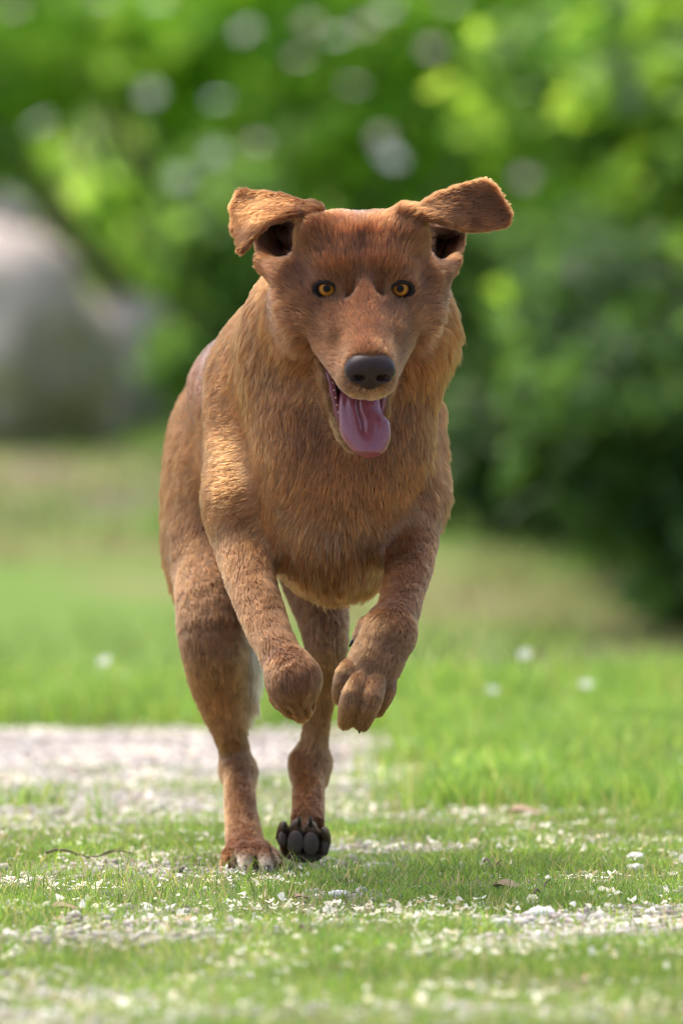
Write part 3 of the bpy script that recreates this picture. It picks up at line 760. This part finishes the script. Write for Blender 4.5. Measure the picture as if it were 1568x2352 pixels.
# ------------------------------------------------------------------ grass
def blades(x, y, h, w, col, lean=.5):
    n = len(x); z = gz(x, y)-.002
    a = rng.uniform(0, 2*np.pi, n); b = rng.uniform(0, 2*np.pi, n)
    side = np.stack([np.cos(a), np.sin(a), 0*a], 1)*(w*.5)[:, None]
    ld = np.stack([np.cos(b), np.sin(b), 0*b], 1)*(h*rng.uniform(.1, 1, n)*lean)[:, None]
    p = np.stack([x, y, z], 1); up = np.zeros((n, 3)); up[:, 2] = 1
    m = p+up*(h*.55)[:, None]+ld*.35; t = p+up*(h*rng.uniform(.75, 1, n))[:, None]+ld
    V = np.stack([p-side, p+side, m-side*.7, m+side*.7, t], 1)
    i = (np.arange(n)*5)[:, None]
    F = np.stack([i+[0, 1, 3], i+[0, 3, 2], i+[2, 3, 4]], 1).reshape(-1, 3)
    return V.reshape(-1, 3), F, np.repeat(col, 5, 0)
def scatter(n, x0, x1, y0, y1):
    """more points in the wedge that is looked at, fewer to its sides"""
    y = rng.uniform(y0*KY, y1*KY, n); half = (y+DIST)*VIEW*1.1+.05
    x = np.where(rng.random(n) < .78, rng.uniform(-1, 1, n)*half, rng.uniform(x0, x1, n))
    return x, y
GV, GF, GC = [], [], []; off = 0
def add_grass(x, y, h, w, c, lean=.5):
    global off
    v, f, cc = blades(x, y, h, w, c, lean); GV.append(v); GF.append(f+off); GC.append(cc); off += len(v)
def gcol(x, y, k):
    base = np.array([(.175, .30, .050), (.24, .34, .065), (.11, .21, .045), (.40, .36, .13), (.20, .30, .14)])
    i = rng.choice(5, len(x), p=(.36, .26, .2, .08, .10)); c = base[i]*(rng.uniform(.6, 1.35, len(x))*(.75+.5*pn(x, y, 14, 85)))[:, None]
    return c*k*np.array((.97, 1.0, .82))
x, y = scatter(400000, -1.5, 1.5, -1.7, 1.2)      # short turf of the verge
keep = (rng.random(len(x)) < (.25+.75*sstep(.30, .55, pn(x, y, 7, 80)))*(1-.86*gravel(x, y))*(1-lush(x, y)))
x, y = x[keep], y[keep]; add_grass(x, y, rng.uniform(.005, .018, len(x))*(.6+.8*pn(x, y, 9, 81)), rng.uniform(.0009, .0018, len(x)), gcol(x, y, 1.0), 1.2)
x, y = scatter(230000, -2, 2, .4, 3.3)             # long grass behind
keep = rng.random(len(x)) < lush(x, y)
x, y = x[keep], y[keep]; add_grass(x, y, rng.uniform(.025, .065, len(x))*(.35+1.1*pn(x, y, 3.5, 82)), rng.uniform(.002, .0038, len(x)), gcol(x, y, 1.25), .75)
x, y = scatter(13000, -1.2, 1.2, -1.6, 1.0)         # odd longer stalks, some dry
keep = rng.random(len(x)) < (1-.8*gravel(x, y)); x, y = x[keep], y[keep]
cc = gcol(x, y, 1.0); dr = rng.random(len(x)) < .25; cc[dr] = (.42, .36, .17); add_grass(x, y, rng.uniform(.015, .034, len(x)), rng.uniform(.001, .0018, len(x)), cc, 1.1)
x, y = scatter(5000, -2, 2, 1.85, 2.9)             # taller stalks along the crest
add_grass(x, y, rng.uniform(.05, .13, len(x))*(.3+1.1*pn(x, y, 2.2, 86)), rng.uniform(.002, .004, len(x)), gcol(x, y, 1.2), .8)
x = rng.uniform(-4, 4, 26000); y = rng.uniform(3.3*KY, 14*KY, 26000)   # tufts on the far slope
keep = pn(x, y, 1.3, 83) < .62; x, y = x[keep], y[keep]; cc = gcol(x, y, 1.0); dr = pn(x, y, .9, 71) > .64; cc *= .6; cc[dr] = np.array((.24, .22, .09))*rng.uniform(.7, 1.2, (dr.sum(), 1))
add_grass(x, y, rng.uniform(.03, .10, len(x)), rng.uniform(.005, .012, len(x)), cc, .8)
grass_m = vcol_mat("grass", rough=.55, trans=.45, spec=.25)
tag(link("grass", mesh_np("grass", np.concatenate(GV), np.concatenate(GF), False, {"col": np.concatenate(GC)}), None, grass_m), "short green grass covering the verge and long grass behind it", "grass", kind="stuff")

# ------------------------------------------------------------------ gravel and fallen petals
def ico():
    t = (1+5**.5)/2
    v = nrm(np.array([(-1, t, 0), (1, t, 0), (-1, -t, 0), (1, -t, 0), (0, -1, t), (0, 1, t), (0, -1, -t), (0, 1, -t), (t, 0, -1), (t, 0, 1), (-t, 0, -1), (-t, 0, 1)]))
    f = np.array([(0, 11, 5), (0, 5, 1), (0, 1, 7), (0, 7, 10), (0, 10, 11), (1, 5, 9), (5, 11, 4), (11, 10, 2), (10, 7, 6), (7, 1, 8), (3, 9, 4), (3, 4, 2), (3, 2, 6), (3, 6, 8), (3, 8, 9), (4, 9, 5), (2, 4, 11), (6, 2, 10), (8, 6, 7), (9, 8, 1)])
    return v, f
IV, IF = ico()
def rand_rot(n):
    a = rng.uniform(0, 2*np.pi, n); R = np.zeros((n, 3, 3)); R[:, 0, 0] = np.cos(a); R[:, 0, 1] = -np.sin(a); R[:, 1, 0] = np.sin(a); R[:, 1, 1] = np.cos(a); R[:, 2, 2] = 1
    tl = nrm(rng.normal(0, 1, (n, 3))); an = rng.normal(0, .35, n)
    K = np.zeros((n, 3, 3)); K[:, 0, 1] = -tl[:, 2]; K[:, 0, 2] = tl[:, 1]; K[:, 1, 0] = tl[:, 2]; K[:, 1, 2] = -tl[:, 0]; K[:, 2, 0] = -tl[:, 1]; K[:, 2, 1] = tl[:, 0]
    E = np.eye(3)+np.sin(an)[:, None, None]*K+(1-np.cos(an))[:, None, None]*(K@K)
    return R@E
def stones(x, y, r, col):
    n = len(x); v = IV[None]*rng.uniform(.7, 1.25, (n, 12, 1))*(r[:, None]*np.stack([rng.uniform(.8, 1.4, n), rng.uniform(.7, 1.1, n), rng.uniform(.35, .7, n)], 1))[:, None]
    v = np.einsum('nij,nkj->nki', rand_rot(n), v); v += np.stack([x, y, gz(x, y)+r*.15], 1)[:, None]
    F = (IF[None]+(np.arange(n)*12)[:, None, None]).reshape(-1, 3)
    return v.reshape(-1, 3), F, np.repeat(col, 12, 0)
x, y = scatter(80000, -1.6, 1.3, -1.7, 2.0); g = gravel(x, y); keep = rng.random(len(x)) < np.maximum(g, .05)*.75*(1-lush(x, y)); x, y = x[keep], y[keep]
n = len(x); r = .0022+.0060*rng.random(n)**3
pal = np.array([(.50, .45, .40), (.38, .33, .29), (.60, .55, .50), (.25, .205, .175), (.46, .37, .32)]); cc = pal[rng.choice(5, n, p=(.35, .2, .25, .08, .12))]*rng.uniform(.72, 1.1, n)[:, None]
v, f, cc = stones(x, y, r, cc); rock_m = vcol_mat("gravel", rough=.85, spec=.25)
tag(link("gravel", mesh_np("gravel", v, f, False, {"col": cc}), None, rock_m), "pale loose gravel on the path and in bare patches", "gravel", kind="stuff")

def petal_shape(n):
    """curled petals of 8 points round a sunk middle"""
    a = np.linspace(0, 2*np.pi, 8, endpoint=False); rad = np.array([1, .86, .72, .62, .5, .62, .72, .86])
    b = np.stack([np.cos(a)*rad, np.sin(a)*rad*.8, .28*np.cos(2*a)*rad], 1)
    b = np.concatenate([b, [[.1, 0, -.12]]])
    v = b[None]*rng.uniform(.75, 1.2, (n, 9, 1))
    v[:, :, 2] *= rng.uniform(.5, 2.2, (n, 1))
    F = np.array([(8, i, (i+1) % 8) for i in range(8)])
    return v, F
def petal_cols(n):
    pal = np.array([(.80, .77, .66), (.80, .73, .56), (.74, .66, .60), (.74, .71, .50), (.50, .36, .23)])
    return pal[rng.choice(5, n, p=(.45, .22, .15, .13, .05))]*rng.uniform(.85, 1.05, n)[:, None]
x, y = scatter(60000, -1.4, 1.4, -1.65, 2.6)
d = (.25+.9*sstep(.35, .7, pn(x, y, 3.3, 90)))*(1-.75*lush(x, y)); d = d*(.12+1.5*sstep(.5, .8, pn(x, y, 12, 91))); keep = rng.random(len(x)) < d*.55; x, y = x[keep], y[keep]; n = len(x)
r = .0014+.0058*rng.random(n)**2.6; show = r/(y+DIST)*(np.abs(x) < (y+DIST)*VIEW)*(y > -1.35*KY)*(y < 1.2*KY)*(1-lush(x, y)); order = np.argsort(-show)
big, rest = order[:300], order[300:]
petal_m = vcol_mat("petal", rough=.6, trans=.35, spec=.25)
v, F0 = petal_shape(len(rest)); v = v*r[rest][:, None, None]; v = np.einsum('nij,nkj->nki', rand_rot(len(rest)), v)
v += np.stack([x[rest], y[rest], gz(x[rest], y[rest])+.003+.010*rng.random(len(rest))*np.maximum(lush(x[rest], y[rest])*3, .5)], 1)[:, None]
F = (F0[None]+(np.arange(len(rest))*9)[:, None, None]).reshape(-1, 3)
tag(link("petal_litter", mesh_np("petal_litter", v.reshape(-1, 3), F, True, {"col": np.repeat(petal_cols(len(rest)), 9, 0)}), None, petal_m), "tiny white petals strewn all over the grass", "petals", kind="stuff")
pm = []
for k in range(24):
    v, F0 = petal_shape(1); pm.append(mesh_np("petal", v[0], F0, True, {"col": np.repeat(petal_cols(1), 9, 0)})); pm[-1].materials.append(petal_m)
for k, i in enumerate(big):
    o = bpy.data.objects.new("fallen_petal", pm[k % 24]); COL.objects.link(o)
    o.location = (x[i], y[i], float(gz(x[i], y[i]))+.006+.004*rng.random()); s = r[i]; o.scale = (s, s, s); o.rotation_euler = (rng.normal(0, .45), rng.normal(0, .45), rng.uniform(0, 6.28))
    tag(o, "larger creamy white petal lying on the grass of the verge", "petal", "white petals fallen on the verge")

# a few twigs, dead leaves and larger stones one can pick out
BARK = simple("twig_bark", (.10, .065, .042), rough=.9, var=.4, scale=150); DRY = simple("dry_leaf", (.25, .17, .10), rough=.8, var=.35, scale=120); STONE = simple("pale_stone", (.60, .57, .54), rough=.85, var=.25, scale=180, bump=.002)
def gp(u, v):
    Z = FPX*CAM_H/(v-HORIZON); return (u-784)/FPX*Z, Z-DIST
def twig(u0, v0, u1, v1, rad, label):
    a, b = np.array(gp(u0, v0)), np.array(gp(u1, v1)); pts = []
    for t in np.linspace(0, 1, 9):
        q = a*(1-t)+b*t; pts.append((q[0], q[1], float(gz(q[0], q[1]))+.010+.004*math.sin(9*t)))
    vv_, ff_ = tube(pts, [rad*(1-.6*t) for t in np.linspace(0, 1, 9)], 7)
    m0 = np.array(pts[5]); d = np.array([b[0]-a[0], b[1]-a[1], 0]); d = nrm(d); s2 = tube([m0, m0+d*.012+np.array([0, 0, .006]), m0+d*.024+np.array([.004, -.006, .010])], [rad*.6, rad*.4, rad*.2], 6)
    o = len(vv_); tag(link("twig", py_mesh("twig", vv_+s2[0], ff_+[tuple(i+o for i in f) for f in s2[1]]), None, BARK), label, "twig")
twig(105, 1990, 300, 1994, .0016, "thin straight dark twig lying in the grass at the left")
twig(1112, 2010, 1150, 2025, .0018, "short dark twig on the short grass right of the dog")
twig(1225, 2090, 1262, 2060, .0014, "dark upright bent twig in the bare patch at the right")
twig(690, 2170, 718, 2190, .0014, "small crooked twig in front of the planted paw")
def dead_leaf(u, v, L, rot, label):
    x_, y_ = gp(u, v); n = 9; vs = []; fs = []
    for i in range(n):
        t = i/(n-1); w = math.sin(math.pi*min(1, t*.96+.02))**.8*.30
        for s in (-1, 0, 1): vs.append(((t-.5)*L, s*w*L, .14*L*math.sin(3*t)+abs(s)*.10*L*(1+.4*math.sin(7*t))))
    for i in range(n-1):
        for s in (0, 1): fs.append((i*3+s, (i+1)*3+s, (i+1)*3+s+1, i*3+s+1))
    o = link("dead_leaf", py_mesh("dead_leaf", vs, fs), None, DRY); md = o.modifiers.new("thick", 'SOLIDIFY'); md.thickness = .0006
    o.location = (x_, y_, float(gz(x_, y_))+.004); o.rotation_euler = (.2, .1, rot); tag(o, label, "leaf")
dead_leaf(1205, 1892, .045, .1, "long curled tan dead leaf at the foot of the long grass")
dead_leaf(150, 2108, .034, .4, "tan dead leaf lying low in the grass at far left")
dead_leaf(1165, 2064, .034, -.3, "pinkish brown dead leaf in the bare patch at the right")
dead_leaf(690, 2080, .018, .6, "small brown dead leaf just in front of the dog")
def stone(u, v, r_, label, sx=1.3):
    x_, y_ = gp(u, v); vv_ = IV*rng.uniform(.8, 1.2, (12, 1))*np.array([sx, 1, .6])*r_
    o = link("stone", py_mesh("stone", vv_, [tuple(map(int, f)) for f in IF], False), None, STONE)
    md = o.modifiers.new("round", 'BEVEL'); md.width = r_*.25; md.segments = 2
    o.location = (x_, y_, float(gz(x_, y_))+r_*.25); o.rotation_euler = (0, 0, rng.uniform(0, 6)); tag(o, label, "stone")
stone(1245, 2120, .014, "pale grey flat stone at the left tip of the gravel patch")
stone(1150, 2140, .011, "white angular stone in the grass left of the gravel patch")
stone(1455, 2010, .012, "whitish stone in the short grass right of the twigs")
stone(775, 2070, .011, "round cream stone in the grass below the raised hind foot")
stone(1460, 1985, .013, "flat bluish white stone near the right edge of the grass")

# ------------------------------------------------------------------ rocks behind on the left
def boulder_mat():
    m, nt, b = new_mat("pale_rock")
    tc = nt.nodes.new("ShaderNodeTexCoord"); n1 = nt.nodes.new("ShaderNodeTexNoise"); n1.inputs["Scale"].default_value = 3.4; n1.inputs["Detail"].default_value = 7
    nt.links.new(tc.outputs["Object"], n1.inputs["Vector"])
    cr = nt.nodes.new("ShaderNodeValToRGB"); e = cr.color_ramp.elements; e[0].position = .36; e[0].color = (.36, .285, .23, 1); e[1].position = .66; e[1].color = (.60, .50, .42, 1)
    nt.links.new(n1.outputs[0], cr.inputs[0]); nt.links.new(cr.outputs[0], b.inputs["Base Color"]); b.inputs["Roughness"].default_value = .9
    bp = nt.nodes.new("ShaderNodeBump"); bp.inputs["Distance"].default_value = .04; nt.links.new(n1.outputs[0], bp.inputs["Height"]); nt.links.new(bp.outputs[0], b.inputs["Normal"])
    return m
ROCK = boulder_mat()
def boulder(c, r_, seed, label):
    v, f = uvsphere(48, 30); v = np.array(v)
    d = 1+.45*(vnoise(v+seed*3.1, 1.6, seed)-.5)+.25*(vnoise(v+seed, 4, seed+1)-.5)+.08*(vnoise(v, 11, seed+2)-.5)
    p = v*d[:, None]; p = np.sign(p)*np.abs(p)**.82*np.array(r_)
    o = link("boulder", py_mesh("boulder", p, f), None, ROCK); o.location = (c[0], c[1]*KY, c[2]); tag(o, label, "boulder")
boulder((-1.26, 13.3, .38), (.44, .5, .46), 1, "large pale grey boulder at the left edge below the bush")
boulder((-.96, 13.6, .22), (.20, .4, .34), 2, "smaller grey boulder leaning right of the large boulder")
boulder((-.80, 14.2, .30), (.22, .3, .26), 4, "half hidden boulder under the bush behind the others")
boulder((-1.38, 14.0, .80), (.30, .4, .20), 3, "weathered boulder resting on top behind the large boulder")

# ------------------------------------------------------------------ bushes and trees behind
def leaf_cloud(cen, nrmv, size, col):
    """folded leaves: four triangles each"""
    n = len(cen); a = nrm(rng.normal(0, 1, (n, 3))+nrmv*.9+np.array([0, 0, .5])); t = nrm(np.cross(a, rng.normal(0, 1, (n, 3)))); b = np.cross(a, t)
    L = size[:, None]
    p0 = cen; p1 = cen+t*L*.5+b*L*.32-a*L*.06; p2 = cen+t*L+a*(-L*.12); p3 = cen+t*L*.5-b*L*.32-a*L*.06; pm_ = cen+t*L*.5+a*L*.05
    V = np.stack([p0, p1, p2, p3, pm_], 1).reshape(-1, 3); i = (np.arange(n)*5)[:, None]
    F = np.stack([i+[0, 4, 1], i+[4, 2, 1], i+[0, 3, 4], i+[4, 3, 2]], 1).reshape(-1, 3)
    return V, F, np.repeat(col, 5, 0)
LEAF = vcol_mat("leaf", rough=.45, trans=.60, spec=.4, tval=2.0)
WOOD = simple("branch_wood", (.09, .065, .045), rough=.9, var=.3, scale=20)
def shrub(name, loc, clumps, nleaf, size, pal, label, cat, trunk_h, group=None):
    """clumps: (x, y, z, rx, ry, rz) relative to loc"""
    loc = (loc[0], loc[1]*KY, loc[2]); root = empty(name, loc); tag(root, label, cat, group)
    C = np.array(clumps, float); vol = (C[:, 3]*C[:, 4]+C[:, 4]*C[:, 5]+C[:, 3]*C[:, 5]); k = rng.choice(len(C), nleaf, p=vol/vol.sum())
    d = nrm(rng.normal(0, 1, (nleaf, 3))); rad = rng.random(nleaf)**.33
    # twiggy sub-clumps so that gaps open in the mass
    sub = nrm(rng.normal(0, 1, (len(C), 26, 3)))*rng.uniform(.55, 1.05, (len(C), 26, 1))
    pick = sub[k, rng.integers(0, 26, nleaf)]; q = np.where((rng.random(nleaf) < .72)[:, None], pick+d*.26*rad[:, None], d*rad[:, None])
    cen = C[k, :3]+q*C[k, 3:]
    ok = cen[:, 2] > .03; cen, q = cen[ok], q[ok]; n = len(cen)
    pal = np.array(pal); c = pal[rng.integers(0, len(pal), n)]*rng.uniform(.75, 1.25, n)[:, None]
    V, F, cc = leaf_cloud(cen, nrm(q), size*rng.uniform(.6, 1.3, n), c)
    o = link("foliage", mesh_np("foliage", V, F, False, {"col": cc}), root, LEAF); o["kind"] = "stuff"
    base = np.array([0, 0, -.15])
    vv_, ff_ = [], []
    for j, cl in enumerate(C):
        e = cl[:3]; mid = base*.5+e*.5+rng.normal(0, .05, 3); st = base+rng.normal(0, 1, 3)*np.array([.07, .07, 0])
        r0 = .012+.012*trunk_h
        tv_, tf_ = tube([st, st*.6+mid*.4+np.array([0, 0, .05]), mid, e], [r0, r0*.8, r0*.6, r0*.3], 7); o2 = len(vv_); vv_ += tv_; ff_ += [tuple(i+o2 for i in f) for f in tf_]
    link("trunk" if cat == "tree" else "stems", py_mesh("stems", vv_, ff_), root, WOOD)
    return root
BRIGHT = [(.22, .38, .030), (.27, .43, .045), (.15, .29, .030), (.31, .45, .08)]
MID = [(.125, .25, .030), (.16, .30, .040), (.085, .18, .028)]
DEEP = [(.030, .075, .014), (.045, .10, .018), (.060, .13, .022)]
def ring_clumps(x0, x1, z0, z1, y, n, r):
    return [(rng.uniform(x0, x1), y+rng.uniform(-.4, .4), rng.uniform(z0, z1), r*rng.uniform(.7, 1.2), r*rng.uniform(.6, 1), r*rng.uniform(.6, 1)) for _ in range(n)]
g0 = lambda x, y: float(gz(np.array([x]), np.array([y*KY]))[0])
# flowering bush, arching over the rocks
fb_loc = (-.35, 14.3, g0(-.35, 14.3))
fb = shrub("flowering_bush", fb_loc, ring_clumps(-1.7, 1.2, .85, 2.0, 0, 30, .34)+ring_clumps(-.45, .8, .2, .9, .1, 9, .30), 9500, .12, [tuple(1.22*q for q in b) for b in BRIGHT]+MID[1:2], "bright green bush dotted with pale pink flowers", "bush", 1.2)
def flower_mesh(k):
    v = []; f = []; n = 0
    for p in range(5):
        a = 2*math.pi*p/5
        for (rr_, da, zz) in ((.08, 0, 0), (.65, -.42, .20), (1.0, -.25, .16), (1.0, .25, .16), (.65, .42, .20)):
            v.append((rr_*math.cos(a+da), rr_*math.sin(a+da), zz))
        v.append((.6*math.cos(a), .6*math.sin(a), .06))
        f += [(n, n+1, n+5), (n+1, n+2, n+5), (n+2, n+3, n+5), (n+3, n+4, n+5), (n+4, n, n+5)]; n += 6
    return v, f
def flower_mat(name, c):
    m = simple(name, c, rough=.5, var=.06); nt = m.node_tree; b = nt.nodes["Principled BSDF"]
    t = nt.nodes.new("ShaderNodeBsdfTranslucent"); t.inputs[0].default_value = (*c, 1); mx = nt.nodes.new("ShaderNodeMixShader"); mx.inputs[0].default_value = .45
    nt.links.new(b.outputs[0], mx.inputs[1]); nt.links.new(t.outputs[0], mx.inputs[2]); nt.links.new(mx.outputs[0], nt.nodes["Material Output"].inputs[0]); return m
FM = [flower_mat("flower_white", (.88, .83, .85)), flower_mat("flower_pink", (.86, .66, .66)), flower_mat("flower_lilac", (.78, .78, .88))]
def flower(root, u, v, yy, rad, mi):
    p = W(u, v, yy); o = link("flower", fmesh[mi], root)
    o.location = Vector(p)-root.location; o.scale = (rad,)*3; o.rotation_euler = (math.pi/2-1.0+rng.normal(0, .25), 0, rng.normal(0, .5))
fmesh = []
for i in range(3):
    me = py_mesh("flower", *flower_mesh(0)); me.materials.append(FM[i]); fmesh.append(me)
for u, v, mi in ((890, 25, 0), (1040, 10, 0), (565, 72, 0), (775, 85, 0), (990, 112, 1), (1082, 130, 2), (810, 198, 1), (1145, 60, 1), (500, 232, 2), (95, 285, 0), (495, 355, 0), (875, 315, 1), (890, 355, 2), (905, 370, 2), (415, 410, 0), (685, 135, 1), (710, 55, 1), (365, 5, 0), (835, 60, 1), (345, 215, 0), (30, 20, 1), (235, 0, 0), (1150, 215, 2), (1190, 320, 2), (1205, 410, 1), (590, 330, 1)):
    flower(fb, u, v, 12.75*KY+rng.uniform(-.15, .15), .036 if mi == 0 else .032, mi)
# broad-leaved shrub on the right, dark beneath
rs_loc = (1.05, 8.9, g0(1.05, 8.9))
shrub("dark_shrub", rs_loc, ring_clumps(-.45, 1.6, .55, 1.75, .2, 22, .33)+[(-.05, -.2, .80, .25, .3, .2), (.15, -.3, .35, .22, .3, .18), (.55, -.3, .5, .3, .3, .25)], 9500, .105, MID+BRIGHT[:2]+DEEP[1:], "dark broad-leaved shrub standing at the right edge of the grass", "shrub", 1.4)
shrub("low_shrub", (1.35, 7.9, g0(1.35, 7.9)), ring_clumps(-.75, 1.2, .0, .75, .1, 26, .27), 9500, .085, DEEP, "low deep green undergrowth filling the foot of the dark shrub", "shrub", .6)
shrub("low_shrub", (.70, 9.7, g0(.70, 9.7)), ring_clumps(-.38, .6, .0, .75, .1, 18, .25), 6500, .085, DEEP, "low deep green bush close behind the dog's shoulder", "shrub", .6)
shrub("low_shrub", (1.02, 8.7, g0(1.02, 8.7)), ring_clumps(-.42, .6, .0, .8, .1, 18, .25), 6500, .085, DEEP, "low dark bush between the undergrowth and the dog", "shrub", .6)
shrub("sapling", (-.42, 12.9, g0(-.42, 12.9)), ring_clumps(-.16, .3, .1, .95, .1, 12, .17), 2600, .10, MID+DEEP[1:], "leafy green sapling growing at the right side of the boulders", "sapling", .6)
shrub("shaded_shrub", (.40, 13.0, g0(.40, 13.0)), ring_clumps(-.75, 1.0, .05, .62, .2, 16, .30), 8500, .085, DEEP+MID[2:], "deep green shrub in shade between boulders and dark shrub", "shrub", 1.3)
shrub("leafy_tree", (1.9, 15.0, g0(1.9, 15)), ring_clumps(-1.4, 1.4, .7, 2.9, 0, 26, .5), 10000, .10, MID+BRIGHT[:2], "mid green leafy tree rising behind the dark shrub", "tree", 2.2)
shrub("leafy_tree", (-1.6, 17.0, g0(-1.6, 17)), ring_clumps(-1.8, 1.4, .5, 3.0, 0, 28, .55), 8000, .13, MID+BRIGHT, "light green leafy tree behind the boulders", "tree", 2.2)
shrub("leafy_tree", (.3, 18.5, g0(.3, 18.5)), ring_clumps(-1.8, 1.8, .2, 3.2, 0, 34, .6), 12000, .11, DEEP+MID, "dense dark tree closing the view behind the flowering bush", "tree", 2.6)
for nm, x_, y_, lb in (("leafy_tree", -4.2, 17.5, "dense tree far left beyond the boulders"), ("leafy_tree", 4.4, 16.5, "dense tree far right beyond the dark shrub"), ("leafy_tree", -8.0, 18.5, "outermost tree on the far left of the slope"), ("leafy_tree", 8.2, 17.5, "outermost tree on the far right of the slope"), ("dark_shrub", -6.2, 14.5, "green shrub furthest to the left on the slope"), ("dark_shrub", 3.4, 10.5, "green shrub past the right edge of the grass"), ("dark_shrub", -3.4, 14, "green shrub left of the boulders")):
    tr = nm == "leafy_tree"
    shrub(nm, (x_, y_, g0(x_, y_)), ring_clumps(-1.8, 1.8, .2, 3.2 if tr else 2.0, 0, 26, .6), 6000, .12, MID+DEEP, lb, "tree" if tr else "shrub", 2.4)

# ------------------------------------------------------------------ white daisies in the long grass
STEM = simple("daisy_stem", (.12, .22, .04), rough=.7, var=.2); DAISY = FM[0]
dm = py_mesh("daisy_head", *flower_mesh(0)); dm.materials.append(DAISY)
sm_ = py_mesh("daisy_stem", *tube([(0, 0, 0), (.004, 0, .5), (0, .003, 1)], [.022, .018, .014], 6)); sm_.materials.append(STEM)
for u, v, h, rr_, lb in ((1205, 1690, .11, .010, "tall white daisy leaning in the long grass, furthest up"), (1130, 1700, .06, .010, "white daisy in the long grass right of the raised paw"), (1345, 1700, .07, .010, "white daisy at the crest furthest to the right"), (240, 1690, .10, .010, "single white daisy standing at the crest on the left")):
    x_, y_ = gp(u, v); rt = empty("daisy", (x_, y_, g0(x_, y_/KY))); tag(rt, lb, "daisy", "white daisies in the long grass")
    o = link("flower_head", dm, rt); o.location = (0, 0, h); o.scale = (rr_,)*3; o.rotation_euler = (.6+rng.normal(0, .2), rng.normal(0, .3), 0)
    o = link("stem", sm_, rt); o.scale = (.05, .05, h)
